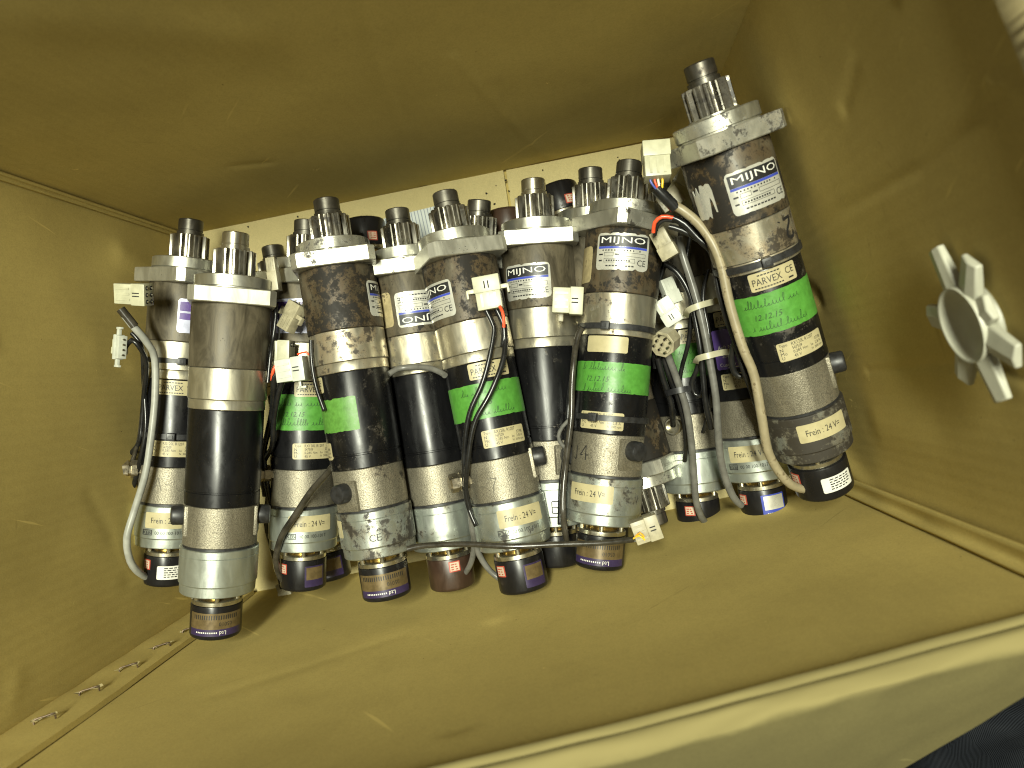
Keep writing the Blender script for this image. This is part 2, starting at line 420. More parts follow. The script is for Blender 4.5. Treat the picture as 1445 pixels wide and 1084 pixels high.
# folded-over rim and outer flap of the near wall
def build_flap():
    vs, fs = [], []
    nu, prof = 110, []
    out = Vector((near.n.x, near.n.y, 0)).normalized() * -1
    for k in range(9):                      # round bend
        a = math.pi * 0.76 * k / 8
        prof.append((0.0055 * (1 - math.cos(a)), 0.0050 * math.sin(a)))
    ex, ez = prof[-1]
    for k in range(1, 10): prof.append((ex + 0.0135 * k, ez - 0.0135 * k))
    for side in (0, 1):
        for i in range(nu + 1):
            u = i / nu; q0 = near.p(u, 1.0)
            q = q0 + near.n * (near.offset(u, 1.0, q0, 0.0007, 4, 0.016) * min(1, min(u, 1 - u) * 14) + 0.0008) - Vector((0, 0, 0.0006))
            for k, (o, h) in enumerate(prof):
                lf = min(1.0, 0.10 + 4.0 * u)
                w = 0.0022 * noise.noise(q * 9 + Vector((0, 0, k * 0.3))) * min(1, k / 5) + 0.0016 * noise.noise(q * 45 + Vector((0, k * 0.4, 0))) * min(1, k / 4)
                oo, hh = (o, h) if k <= 8 else (ex + (o - ex) * lf, ez + (h - ez) * lf)
                p = q + out * oo + Vector((0, 0, hh + w))
                if side: p = p + Vector((0, 0, -0.0055)) + out * (-0.002)
                vs.append(BOXI @ p)
    K = len(prof); B = (nu + 1) * K
    for i in range(nu):
        for k in range(K - 1):
            a = i * K + k; fs.append((a, a + 1, a + K + 1, a + K)); fs.append((B + a, B + a + K, B + a + K + 1, B + a + 1))
        a = i * K + K - 1; fs.append((a, B + a, B + a + K, a + K))
    for i in (0, nu):
        for k in range(K - 1):
            a = i * K + k; fs.append((a, B + a, B + a + 1, a + 1))
    me = mesh_data('flap', vs, fs, M['board_flap_shaded'], 50, True)
    me.attributes.new('wear_and_light', 'FLOAT', 'POINT').data.foreach_set('value', [math.exp(-(((i % K) - 3.0) / 3.6) ** 2) for i in range(len(vs))])  # bend kept paler than the flap: rubbing plus painted-in light
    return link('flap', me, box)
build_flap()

# floor: two flaps meeting at a seam, over a lower layer
def slab(name, P, z, th, mat, parent, n=14, amp=0.0008, inv=BOXI):
    vs, fs = [], []
    for side in (0, 1):
        for j in range(n + 1):
            for i in range(n + 1):
                q = P[0].lerp(P[1], i / n).lerp(P[3].lerp(P[2], i / n), j / n)
                vs.append(inv @ Vector((q.x, q.y, z - th * side + amp * noise.noise(q * 14))))
    W = n + 1; B = W * W
    for j in range(n):
        for i in range(n):
            a = j * W + i; fs.append((a, a + 1, a + W + 1, a + W)); fs.append((B + a, B + a + W, B + a + W + 1, B + a + 1))
    for i in range(n):
        for a, b in ((i, i + 1), (n * W + i, n * W + i + 1), (i * W, i * W + W), (i * W + n, i * W + W + n)):
            fs.append((a, b, B + b, B + a))
    return link(name, mesh_data(name, vs, fs, mat, 50, True), parent)
sa, sb = at(712, 240, 0), at(790, 772, 0)
ins = Vector((0.0012, 0, 0))
slab('bottom_flap', [flo['TL'], sa - ins, sb - ins, flo['BL']], 0.0, 0.005, M['board_floor'], box)
slab('bottom_flap', [sa + ins, flo['TR'] + Vector((0, -0.001, 0)), flo['BR'], sb + ins], -0.0006, 0.005, M['board_floor'], box)
gx = Vector((0.02, 0, 0)); gy = Vector((0, 0.02, 0))
slab('bottom_layer', [flo['TL'] - gx + gy, flo['TR'] + gx + gy, flo['BR'] + gx - gy, flo['BL'] - gx - gy], -0.0075, 0.004, M['board'], box, 6)

# corner strips: the crushed folds where panels meet
def corner_strip(name, wa, ua, wb, ub, v1, lift, seed):
    vs, fs = [], []; nv, nk = 60, 6
    for j in range(nv + 1):
        v = v1 * j / nv
        pa = wa.p(ua, v) + wa.n * 0.0025; pb = wb.p(ub, v) + wb.n * 0.0025
        for k in range(nk + 1):
            t = k / nk; q = pa.lerp(pb, t)
            o = lift * math.sin(math.pi * t) + 0.0022 * noise.noise(q * 22 + Vector((seed, 0, 0))) * math.sin(math.pi * t)
            vs.append(BOXI @ (q + (wa.n + wb.n).normalized() * o))
    for j in range(nv):
        for k in range(nk):
            a = j * (nk + 1) + k; fs.append((a, a + 1, a + nk + 2, a + nk + 1))
    o = link(name, mesh_data(name, vs, fs, M['board'], 60), box)
    sol = o.modifiers.new('thickness', 'SOLIDIFY'); sol.thickness = 0.002; sol.offset = 0
    return o
corner_strip('corner_fold', far, 0.012, left, 0.985, 1.0, -0.0025, 1)
corner_strip('corner_fold', right, 0.955, near, 0.014, 0.98, -0.004, 5)

# glued and stapled seam tab on the near wall by the left corner
def seam_tab():
    vs, fs = [], []; nu, nv = 6, 70
    w = (near.b - near.a).length
    for side in (0, 1):
        for j in range(nv + 1):
            v = 0.02 + 0.98 * j / nv
            for i in range(nu + 1):
                u = 1.0 - (0.044 / w) * i / nu
                q = near.p(u, v)
                e = min(1, min(u, 1 - u) * 14)
                off = near.offset(u, v, q, 0.0007, 4, 0.016) * e
                off += 0.0012 + (0.0 if i == 0 else 0.0032) + 0.0006 * noise.noise(q * 40)
                vs.append(BOXI @ (q + near.n * (off - (0.0035 * side))))
    W = nu + 1; B = W * (nv + 1)
    for j in range(nv):
        for i in range(nu):
            a = j * W + i; fs.append((a, a + 1, a + W + 1, a + W)); fs.append((B + a, B + a + W, B + a + W + 1, B + a + 1))
        a = j * W + nu; fs.append((a, B + a, B + a + W, a + W))
    return link('seam_tab', mesh_data('seam_tab', vs, fs, M['board'], 40, True), box)
tab = seam_tab()
for (px, py) in ((270, 897), (230, 921), (183, 951), (128, 985), (65, 1025)):
    q = near.hit(px, py) + near.n * 0.0055
    ud = (near.a - near.b).normalized(); vd = near.n.cross(ud).normalized()
    d = (ud * math.cos(0.5) + vd * math.sin(0.5))
    s = MB(); mbp = [q - d * 0.0055 - near.n * 0.003, q - d * 0.005 + near.n * 0.0001, q + near.n * 0.0003, q + d * 0.005 + near.n * 0.0001, q + d * 0.0055 - near.n * 0.003]
    tube(s, [BOXI @ p for p in catmull(mbp, 0.001)], 0.00055, 6)
    st = link('staple', s.data('staple', M['steel_wire']), tab)
    t = MB()
    for sgn in (-1, 1):
        c = q + d * 0.0042 * sgn
        rnd = random.Random(int(px) + sgn)
        vs = [c + (d * math.cos(a) * 0.0052 * rnd.uniform(.5, 1.0) + near.n.cross(d) * math.sin(a) * 0.0026 * rnd.uniform(.5, 1.1)) + near.n * rnd.uniform(-0.0008, 0.0007) for a in [2 * math.pi * i / 7 for i in range(7)]]
        t.add([BOXI @ v for v in vs] + [BOXI @ (c - near.n * 0.0012)], [(i, (i + 1) % 7, 7) for i in range(7)])
    link('torn_board', t.data('torn_board', M['board_edge'], smooth=False), tab)
    h = MB(); vs = [q + (d * math.cos(a) * 0.0046 + near.n.cross(d) * math.sin(a) * 0.0011) + near.n * 0.0002 for a in [2 * math.pi * i / 10 for i in range(10)]]
    h.add([BOXI @ (v + d * .0006) for v in vs], [tuple(range(10))])
    link('staple_slot', h.data('staple_slot', M['hole'], smooth=False), tab)

# fluted cut edge along the top of the right wall
def cut_edge():
    s = MB(); n = 260; vs, fs = [], []
    for i in range(n + 1):
        u = 0.0 + 0.62 * i / n
        q = right.p(u, 1.0)
        e = min(1, min(u, 1 - u) * 14)
        q = q + right.n * (right.offset(u, 1, q, 0.0007, 3, 0.006) * e)
        fl = (math.sin(i * 1.15) * 0.6 + noise.noise(q * 300)) * 0.0012
        j = 0.0016 * noise.noise(q * 90)
        for (o, h) in ((0.0015, -0.012), (0.0022 + j, 0.002 + j), (-0.002 + fl, 0.0045), (-0.0058 - j, 0.002), (-0.0065, -0.01)):
            vs.append(BOXI @ (q + right.n * o + Vector((0, 0, h))))
    for i in range(n):
        for k in range(4):
            a = i * 5 + k; fs.append((a, a + 1, a + 6, a + 5))
    return link('cut_edge', mesh_data('cut_edge', vs, fs, M['board_edge'], 60, True), box)
cut_edge()

# ------------------------------------------------------------------ text on cylinders and flat shapes
_txt = {}
def text_shape(s, shear=0.0):
    k = (s, shear)
    if k in _txt: return _txt[k]
    c = bpy.data.curves.new('t', 'FONT'); c.body = s; c.size = 1.0; c.resolution_u = 2; c.shear = shear
    o = bpy.data.objects.new('t', c); COL.objects.link(o)
    dg = bpy.context.evaluated_depsgraph_get(); e = o.evaluated_get(dg); me = e.to_mesh()
    vs = [v.co.copy() for v in me.vertices]; fs = [tuple(p.vertices) for p in me.polygons]
    e.to_mesh_clear(); bpy.data.objects.remove(o); bpy.data.curves.remove(c)
    x0 = min(v.x for v in vs); x1 = max(v.x for v in vs); y0 = min(v.y for v in vs); y1 = max(v.y for v in vs)
    _txt[k] = ([((v.x - x0), (v.y - y0)) for v in vs], fs, x1 - x0, y1 - y0)
    return _txt[k]

class Cyl:
    """collects flat artwork (mm-free metres, u right / v up) and wraps it on a cylinder of radius r about local Z"""
    def __init__(self, r, a_deg, z, flip=False):
        self.r, self.a, self.z, self.flip = r, math.radians(a_deg), z, flip; self.v = []; self.f = []
    def pt(self, u, v, h):
        if self.flip: u, v = -u, -v
        a = self.a + u / self.r; R = self.r + h
        return Vector((-R * math.sin(a), R * math.cos(a), self.z + v))
    def poly(self, vs, fs, h):
        b = len(self.v); self.v += [self.pt(u, v, h) for u, v in vs]; self.f += [tuple(i + b for i in f) for f in fs]
        return self
    def text(self, s, u, v, height, h=0.00025, width=None, shear=0.0, centre=False):
        vs, fs, w, hh = text_shape(s, shear)
        ky = height / hh; kx = ky if width is None else width / w
        if centre: u -= kx * w / 2
        return self.poly([(u + x * kx, v + y * ky) for x, y in vs], fs, h)
    def rect(self, u0, u1, v0, v1, h, n=None):
        n = n or max(1, int(abs(u1 - u0) / 0.0025))
        vs = [(u0 + (u1 - u0) * i / n, v) for v in (v0, v1) for i in range(n + 1)]
        return self.poly(vs, [(i, i + 1, n + 2 + i, n + 1 + i) for i in range(n)], h)
    def frame(self, u0, u1, v0, v1, w, h):
        self.rect(u0, u1, v0, v0 + w, h); self.rect(u0, u1, v1 - w, v1, h)
        self.rect(u0, u0 + w, v0 + w, v1 - w, h, 1); return self.rect(u1 - w, u1, v0 + w, v1 - w, h, 1)
    def stroke(self, pts, w, h):
        for (x0, y0), (x1, y1) in zip(pts[:-1], pts[1:]):
            dx, dy = x1 - x0, y1 - y0; l = math.hypot(dx, dy) or 1e-9; nx, ny = -dy / l * w / 2, dx / l * w / 2
            self.poly([(x0 + nx, y0 + ny), (x0 - nx, y0 - ny), (x1 - nx, y1 - ny), (x1 + nx, y1 + ny)], [(0, 1, 2, 3)], h)
        return self
    def label(self, W, Hh, cr=0.0015, h=0.0002, tear=0.0, seed=0, n=None):
        """rounded rectangle with a rim down to the surface"""
        n = n or max(10, int(W / 0.0018)); rnd = random.Random(seed)
        us = sorted(set([-W / 2, -W / 2 + cr * 0.3, -W / 2 + cr, W / 2 - cr, W / 2 - cr * 0.3, W / 2] + [-W / 2 + W * i / n for i in range(1, n)]))
        top, bot = [], []
        for u in us:
            e = min(u + W / 2, W / 2 - u); ins = 0
            if e < cr: ins = cr - math.sqrt(max(0, cr * cr - (cr - e) ** 2))
            t1 = tear * max(0, noise.noise(Vector((u * 260, seed, 0))) * 1.8); t2 = tear * max(0, noise.noise(Vector((u * 260, seed, 9))) * 1.8)
            top.append((u, Hh / 2 - ins - t1)); bot.append((u, -Hh / 2 + ins + t2))
        m = len(us); b = len(self.v)
        self.v += [self.pt(u, v, h) for u, v in bot] + [self.pt(u, v, h) for u, v in top]
        self.v += [self.pt(u, v, -0.0004) for u, v in bot] + [self.pt(u, v, -0.0004) for u, v in top]
        for i in range(m - 1):
            self.f += [tuple(b + k for k in q) for q in ((i, i + 1, m + i + 1, m + i), (2 * m + i + 1, 2 * m + i, i, i + 1), (m + i, m + i + 1, 3 * m + i + 1, 3 * m + i))]
        self.f += [(b, b + m, b + 3 * m, b + 2 * m), (b + m - 1, b + 2 * m - 1, b + 4 * m - 1, b + 3 * m - 1)]
        return self
    def out(self, name, mat, parent):
        return link(name, mesh_data(name, self.v, self.f, mat, 50), parent)

def scrawl(seed, length, height):
    """one line of cursive-looking pen strokes"""
    r = random.Random(seed); pts = []; out = []; x = 0
    while x < length:
        if r.random() < 0.16 and pts:
            out.append(pts); pts = []; x += height * 0.5; continue
        k = r.choice('abcl'); w = height * r.uniform(0.35, 0.6); tall = height * (r.uniform(1.0, 1.35) if k == 'l' else r.uniform(0.4, 0.65))
        for i in range(10):
            t = i / 9
            pts.append((x + w * t + 0.42 * w * math.sin(2 * math.pi * t) * (1 if k in 'lb' else 0.5) + 0.30 * tall * math.sin(math.pi * t), tall * 0.5 * (1 - math.cos(2 * math.pi * t)) - (0.35 * tall * math.sin(math.pi * t) ** 4 if k == 'b' else 0)))
        x += w
    if pts: out.append(pts)
    return out

# ------------------------------------------------------------------ motors: shared part shapes
L = 0.290
def zt(mm): return L - mm / 1000.0
def lathe_part(name, mat, prof, n=56):
    """prof: [(mm from the pinion tip, radius mm)]"""
    mb = MB(); mb.lathe([(zt(t), r / 1000.0) for t, r in prof], n); return mb.data(name, M[mat])
PART = {}
PART['shaft'] = lathe_part('shaft', 'shaft', [(0, 7.6), (0.2, 8.6), (0.9, 9.2), (8.8, 9.3), (9.1, 8.8), (9.9, 8.8), (10.2, 10.0), (13.5, 10.1), (14.5, 9.0)], 36)
PART['shaft_bright'] = lathe_part('shaft', 'bright', [(0, 7.6), (0.2, 8.6), (0.9, 9.2), (8.8, 9.3), (9.1, 8.8), (9.9, 8.8), (10.2, 10.0), (13.5, 10.1), (14.5, 9.0)], 36)
def gear_mesh():
    nT = 13; prof = []
    for i in range(nT):
        c = 2 * math.pi * i / nT; p = 2 * math.pi / nT
        for da, r in ((-0.50, 10.6), (-0.33, 10.8), (-0.22, 12.8), (-0.13, 14.5), (0, 14.75), (0.13, 14.5), (0.22, 12.8), (0.33, 10.8)):
            prof.append((c + da * p, r / 1000))
    vs, fs = [], []; n = len(prof)
    levels = ((13.0, 0.93), (13.6, 1.0), (31.4, 1.0), (32.0, 0.95))
    for t, k in levels:
        for a, r in prof:
            rr = r * k if r > 0.0115 else r
            vs.append(Vector((-rr * math.sin(a), rr * math.cos(a), zt(t))))
    for j in range(len(levels) - 1):
        for i in range(n): fs.append((j * n + i, j * n + (i + 1) % n, (j + 1) * n + (i + 1) % n, (j + 1) * n + i))
    fs += [tuple(range(n)), tuple(range(3 * n, 4 * n))]
    return mesh_data('pinion', vs, fs, M['gear'], 28, True)
PART['pinion'] = gear_mesh()
PART['pilot_disc'] = lathe_part('pilot_disc', 'machined', [(31.0, 13.0), (31.2, 15.5), (32.2, 15.8), (32.4, 25.0), (33.1, 26.2), (40.6, 26.3), (41.0, 25.2), (43.0, 25.2)], 72)
def flange_mesh():
    s, c, b = 28.9, 4.5, 0.6; pts = []
    for sx, sy in ((1, 1), (-1, 1), (-1, -1), (1, -1)):
        q = [(sx * s, sy * (s - c)), (sx * (s - c), sy * s)]
        if sx * sy < 0: q.reverse()
        pts += q
    vs, fs = [], []; n = 8
    for t, k in ((42.0, b), (42.6, 0), (52.4, 0), (53.0, b)):
        for x, y in pts:
            l = math.hypot(x, y); kk = (l - k) / l
            vs.append(Vector((-x * kk / 1000, y * kk / 1000, zt(t))))
    for j in range(3):
        for i in range(n): fs.append((j * n + i, j * n + (i + 1) % n, (j + 1) * n + (i + 1) % n, (j + 1) * n + i))
    fs += [tuple(range(n)), tuple(range(3 * n, 4 * n))]
    return mesh_data('flange', vs, fs, M['flange'], 20, True)
PART['flange'] = flange_mesh()
PART['gearbox_barrel'] = lathe_part('gearbox_barrel', 'barrel', [(52.8, 26.4), (53.2, 27.0), (54.0, 27.3), (97.3, 27.3), (97.7, 27.0), (97.9, 26.0)], 72)
PART['adapter_ring'] = lathe_part('adapter_ring', 'ring', [(97.8, 25.5), (98.0, 26.5), (98.4, 26.9), (119.5, 26.9), (119.9, 26.5), (120.0, 25.0)], 72)
PART['spacer_ring'] = lathe_part('spacer_ring', 'ring', [(119.9, 25.0), (120.2, 26.0), (120.5, 26.2), (126.6, 26.2), (127.0, 25.9), (127.1, 25)], 72)
PART['motor_tube'] = lathe_part('motor_tube', 'tube', [(126.9, 25.0), (127.3, 25.6), (127.9, 25.8), (184.0, 25.8), (184.3, 25.2), (185.3, 25.2), (185.6, 25.75), (194.4, 25.7), (194.9, 25.2)], 72)
PART['brush_housing'] = lathe_part('brush_housing', 'cast', [(194.8, 24.0), (195.1, 25.0), (195.5, 25.3), (222.9, 25.3), (223.4, 24.8), (223.6, 24.0)], 72)
PART['brake_housing'] = lathe_part('brake_housing', 'brake', [(224.6, 24.2), (224.8, 24.4), (225.0, 26.4), (225.5, 26.8), (230.0, 26.8), (230.3, 26.5), (230.7, 26.8), (249.5, 26.8), (250.0, 26.4), (250.6, 25.9), (257.0, 25.7), (257.7, 25.0), (258.0, 23.5)], 72)
PART['gasket'] = lathe_part('gasket', 'rubber', [(223.2, 24.0), (223.4, 25.0), (224.9, 25.0), (225.1, 24.0)], 56)
PART['encoder_neck'] = lathe_part('encoder_neck', 'brass', [(257.8, 9.5), (258.0, 11.5), (262.5, 11.5), (262.8, 10)], 36)
PART['mounting_ring'] = lathe_part('mounting_ring', 'bright', [(262.3, 15.5), (262.6, 16.8), (263.0, 17.2), (265.6, 17.2), (265.9, 16.5)], 48)
def encoder_mesh(r, mat, name='encoder'):
    return lathe_part(name, mat, [(265.8, r - 0.9), (266.1, r - 0.2), (266.8, r), (287.2, r), (288.6, r - 0.5), (289.5, r - 1.6), (290.0, r - 3.2)], 56)
PART['encoder'] = encoder_mesh(17.6, 'encoder'); PART['encoder_big'] = encoder_mesh(19.0, 'encoder'); PART['encoder_brown'] = encoder_mesh(17.2, 'encoder_brown')
def standoff_mesh():
    mb = MB(); mb.cyl((0, 0, 0.0003), (0, 0, -0.0048), 0.0016, None, 10); return mb.data('standoff', M['bright'])
PART['standoff'] = standoff_mesh()
def cap_mesh():
    mb = MB(); mb.lathe([(-0.003, 0.0068), (0.0, 0.0070), (0.0058, 0.0068), (0.0070, 0.0061), (0.0074, 0.0045)], 28); return mb.data('brush_cap', M['rubber'])
PART['brush_cap'] = cap_mesh()
def seat_mesh():
    mb = MB(); mb.box((0, 0, -0.0022), (0.0205, 0.0215, 0.0062), None, 0.0012); return mb.data('brush_seat', M['cast'])
PART['brush_seat'] = seat_mesh()
def gland_mesh():
    mb = MB()
    mb.lathe([(-0.002, 0.0055), (0.0015, 0.0055), (0.0016, 0.0070), (0.0060, 0.0070), (0.0062, 0.0056), (0.0080, 0.0056), (0.0082, 0.0068), (0.0130, 0.0066), (0.0140, 0.0052)], 6)
    return mb.data('cable_gland', M['gland'], 25)
PART['cable_gland'] = gland_mesh()
def gland_front_mesh():
    mb = MB(); mb.lathe([(-0.002, 0.0070), (0.0030, 0.0070), (0.0036, 0.0064), (0.0036, 0.0052), (0.0006, 0.0050)], 28)
    return mb.data('cable_gland', M['bright'], 25)
PART['cable_gland_front'] = gland_front_mesh()

def radial(a_deg, z, r):
    a = math.radians(a_deg)
    d = Vector((-math.sin(a), math.cos(a), 0)); t = Vector((-math.cos(a), -math.sin(a), 0))
    m = Matrix((( -t.x, 0, d.x, d.x * r), (-t.y, 0, d.y, d.y * r), (0, 1, 0, z), (0, 0, 0, 1)))
    return m

MOT = {}
class Motor:
    def __init__(self, key, tip, end, zt_, ze, label, dirt=0.3, roll=0, encoder='encoder', shaft='shaft', full=True):
        A, B = at(*tip, zt_), at(*end, ze)
        Z = (A - B).normalized(); mid = (A + B) / 2; self.o = mid - Z * L / 2
        c = Vector((0, 0, CAM_H)) - mid
        Fv = (c - Z * c.dot(Z)).normalized(); X = Fv.cross(Z)
        m = Matrix(((X.x, Fv.x, Z.x, self.o.x), (X.y, Fv.y, Z.y, self.o.y), (X.z, Fv.z, Z.z, self.o.z), (0, 0, 0, 1)))
        self.m, self.inv, self.Z, self.dirt, self.key = m, m.inverted(), Z, dirt, key
        self.root = empty('geared_motor', m)
        tag(self.root, label, 'motor', 'geared motors heaped in the box')
        for p in (shaft, 'pinion', 'pilot_disc', 'gearbox_barrel', 'adapter_ring', 'spacer_ring', 'motor_tube', 'brush_housing', 'gasket', 'brake_housing', 'encoder_neck', 'mounting_ring', encoder):
            nm = {'shaft_bright': 'shaft', 'encoder_big': 'encoder', 'encoder_brown': 'encoder'}.get(p, p)
            k = dirt * random.Random(hash(key + p) if False else sum(map(ord, key + p))).uniform(0.8, 1.2)
            o = link(nm, PART[p], self.root, k)
            if nm == 'encoder': self.enc = o; self.er = {'encoder': .0176, 'encoder_big': .019, 'encoder_brown': .0172}[p]
            if nm == 'brake_housing': self.brk = o
        fl = link('flange', PART['flange'], self.root, dirt); fl.rotation_euler = (0, 0, math.radians(roll))
        for q in range(3):
            a = math.radians(-60 + 60 * q)
            s = link('standoff', PART['standoff'], self.root, 0.1); s.location = (-0.0158 * math.sin(a), 0.0158 * math.cos(a), zt(257.8))
        MOT[key] = self
    # --- features
    def cap(self, a, t=204):
        s = link('brush_seat', PART['brush_seat'], self.root, self.dirt); s.matrix_local = radial(a, zt(t + 3), 0.0246)
        o = link('brush_cap', PART['brush_cap'], self.root); o.matrix_local = radial(a, zt(t), 0.0262)
    def gland(self, a, t=199, front=False):
        o = link('cable_gland', PART['cable_gland_front' if front else 'cable_gland'], self.root); o.matrix_local = radial(a, zt(t), 0.0250)
    def plate(self, a, flip=False, mat='plate', t=78, tear=0.0, W=0.0375, Hh=0.0255, art=True):
        r = 0.0273
        p = Cyl(r, a, zt(t), flip).label(W, Hh, 0.0028, 0.0003, tear, int(a + 200)).out('nameplate', M[mat], self.root)
        if not art: return p
        w2 = W / 2 - 0.0016
        c = Cyl(r, a, zt(t), flip); c.rect(-w2, w2, 0.0035, 0.0110, 0.00042); c.out('name_band', M['ink'], p)
        c = Cyl(r, a, zt(t), flip); c.rect(-w2, w2, 0.0019, 0.0034, 0.00044); c.out('blue_stripe', M['blue'], p)
        c = Cyl(r, a, zt(t), flip); c.text('MIJNO', -w2 + 0.0018, 0.0045, 0.0054, 0.00055, width=2 * w2 - 0.0036); c.out('lettering', M['white'], p)
        c = Cyl(r, a, zt(t), flip)
        rr = random.Random(3); u = -w2 + 0.003
        while u < w2 - 0.004:
            c.rect(u, u + 0.0009, 0.0003, 0.0012, 0.00046, 1); u += 0.0021 if rr.random() < 0.85 else 0.0045
        c.frame(-w2 + 0.0045, -w2 + 0.0110, -0.0034, -0.0007, 0.00022, 0.00046); c.frame(-w2 + 0.0160, w2 - 0.001, -0.0034, -0.0007, 0.00022, 0.00046)
        c.rect(-w2 + 0.0005, -w2 + 0.0035, -0.0026, -0.0016, 0.00046, 1); c.rect(-w2 + 0.012, -w2 + 0.0150, -0.0026, -0.0016, 0.00046, 1)
        c.frame(-w2 + 0.0045, w2 - 0.0085, -0.0076, -0.0048, 0.00022, 0.00046); c.rect(-w2 + 0.0005, -w2 + 0.003, -0.0068, -0.0058, 0.00046, 1)
        u = -w2 + 0.006
        while u < w2 - 0.012: c.rect(u, u + 0.0011, -0.0068, -0.0058, 0.00046, 1); u += 0.0017
        u = -w2 + 0.006
        while u < w2 - 0.010: c.rect(u, u + 0.0016, -0.0104, -0.0095, 0.00046, 1); u += 0.0022
        c.text('CE', w2 - 0.0068, -0.0092, 0.0042, 0.00048, width=0.0062)
        c.out('small_print', M['ink'], p)
        return p
    def blue_plate(self, a, t=78, mat='plate_blue'):
        p = Cyl(0.0273, a, zt(t)).label(0.030, 0.026, 0.0022, 0.0003).out('nameplate', M[mat], self.root)
        c = Cyl(0.0273, a, zt(t)); c.rect(-0.0138, 0.0138, 0.0035, 0.0108, 0.00042); c.rect(-0.0138, 0.0138, -0.0030, 0.0020, 0.00042); c.out('print_band', M['violet'], p)
    def parvex(self, a, t=133.5, blank=False):
        p = Cyl(0.0258, a, zt(t)).label(0.0300, 0.0112, 0.0012).out('maker_label', M['cream'], self.root)
        if blank: return
        c = Cyl(0.0258, a, zt(t))
        c.text('PARVEX', -0.0132, -0.0022, 0.0042, 0.0003, width=0.0178)
        c.text('CE', 0.0072, -0.0008, 0.0042, 0.0003, width=0.0060)
        for i in range(7): c.rect(-0.0095 + i * 0.0020, -0.0080 + i * 0.0020, 0.0034, 0.0042, 0.0003, 1)
        for i in range(10): c.rect(-0.0125 + i * 0.0018, -0.0112 + i * 0.0018, -0.0044, -0.0036, 0.0003, 1)
        c.rect(0.0085, 0.0122, -0.0040, -0.0030, 0.0003, 2)
        c.out('lettering', M['ink'], p)
    def type_label(self, a, t=180.5):
        p = Cyl(0.0258, a, zt(t)).label(0.0320, 0.0120, 0.0012).out('type_label', M['cream'], self.root)
        c = Cyl(0.0258, a, zt(t)); x = -0.0145
        c.text('Type', x, 0.0028, 0.0023); c.text('RX120L R1207', x + 0.0075, 0.0030, 0.0022, width=0.0150)
        c.text('N', x, 0.0003, 0.0021); c.text('547509', x + 0.0075, 0.0003, 0.0021, width=0.0062)
        c.text('Mo', x, -0.0023, 0.0021); c.text('0,285 Nm', x + 0.0075, -0.0023, 0.0021, width=0.0095); c.text('Io  2,8 A', x + 0.0195, -0.0023, 0.0021, width=0.0090)
        c.text('U', x, -0.0049, 0.0021); c.text('45 V', x + 0.0075, -0.0049, 0.0021, width=0.0045); c.text('N  3000 rpm', x + 0.0195, -0.0049, 0.0021, width=0.0095)
        c.text('07/98', x + 0.0235, 0.0003, 0.0021, width=0.0050)
        c.out('lettering', M['ink'], p)
    def tape(self, a0, a1, t=152, Hh=0.0275, write=True, mat='green', tear=0.0006, wa=None):
        r = 0.0258; W = math.radians(a1 - a0) * r; am = (a0 + a1) / 2
        p = Cyl(r, am, zt(t)).label(W, Hh, 0.0004, 0.00018, tear, int(a0 + 500)).out('green_tape', M[mat], self.root)
        if write:
            c = Cyl(r, am if wa is None else wa, zt(t)); sd = sum(map(ord, self.key))
            for row, (v, k) in enumerate(((0.0048, 0.0046), (-0.0098, 0.0044))):
                for st in scrawl(sd + row, 0.034, k):
                    c.stroke([(x - 0.0185 + row * 0.002, y + v) for x, y in st], 0.00030, 0.0003)
            c.text('12.12.15', -0.013, -0.0032, 0.0036, 0.0003, width=0.017, shear=0.3)
            c.out('handwriting', M['pen'], p)
    def frein(self, a, t=235.5, keb=True, ka=None):
        p = Cyl(0.0268, a, zt(t)).label(0.0335, 0.0122, 0.0010).out('brake_label', M['cream'], self.root)
        c = Cyl(0.0268, a, zt(t)); c.text('Frein : 24 V=', -0.0118, -0.0021, 0.0043, 0.0003, width=0.0228); c.out('lettering', M['ink'], p)
        if keb:
            c = Cyl(0.0268, a - 12, zt(t + 9.4)); c.frame(-0.0130, -0.0052, -0.0021, 0.0021, 0.0005, 0.0002)
            c.text('KEB', -0.0122, -0.0012, 0.0024, 0.0002, width=0.0062)
            c.text('00 00.100-1017', -0.0030, -0.0014, 0.0026, 0.0002, width=0.0205)
            c.out('printed_marking', M['ink'], self.brk)
    def mark(self, glyphs, a, t, r, height, flip=False, mat='greyink', parent=None, w=0.0007, pitch=0.8):
        G = {'7': [[(0, 1), (.62, .97), (.35, .45), (.28, 0)]], '4': [[(.5, 0), (.46, 1), (0, .34), (.7, .38)]], 'A': [[(0, 0), (.32, 1), (.62, .05)], [(.12, .4), (.5, .42)]],
             '2': [[(0, .78), (.12, .97), (.4, 1), (.58, .82), (.5, .58), (.2, .25), (0, 0), (.62, .02)]], 'E': [[(.6, 1), (0, 1), (0, 0), (.6, 0)], [(0, .5), (.5, .5)]],
             'J': [[(.1, .1), (.25, 0), (.4, .15), (.42, .95)]], '-': [[(0, .5), (.45, .52)]], '.': [[(.1, 0), (.16, .05)]]}
        c = Cyl(r, a, zt(t), flip); n = len(glyphs); rr = random.Random(n + int(a))
        for i, g in enumerate(glyphs):
            for st in G.get(g, []):
                c.stroke([((i - n / 2) * height * pitch + x * height + rr.uniform(-.02, .02) * height, (y - .5) * height + rr.uniform(-.03, .03) * height) for x, y in st], w, 0.0002)
        c.out('pen_mark', M[mat], parent or self.root)
    def ce(self, a, t, r, parent):
        c = Cyl(r, a, zt(t)); c.text('CE', 0, -0.0025, 0.0050, 0.0002, centre=True); c.out('printed_marking', M['ink'], parent)
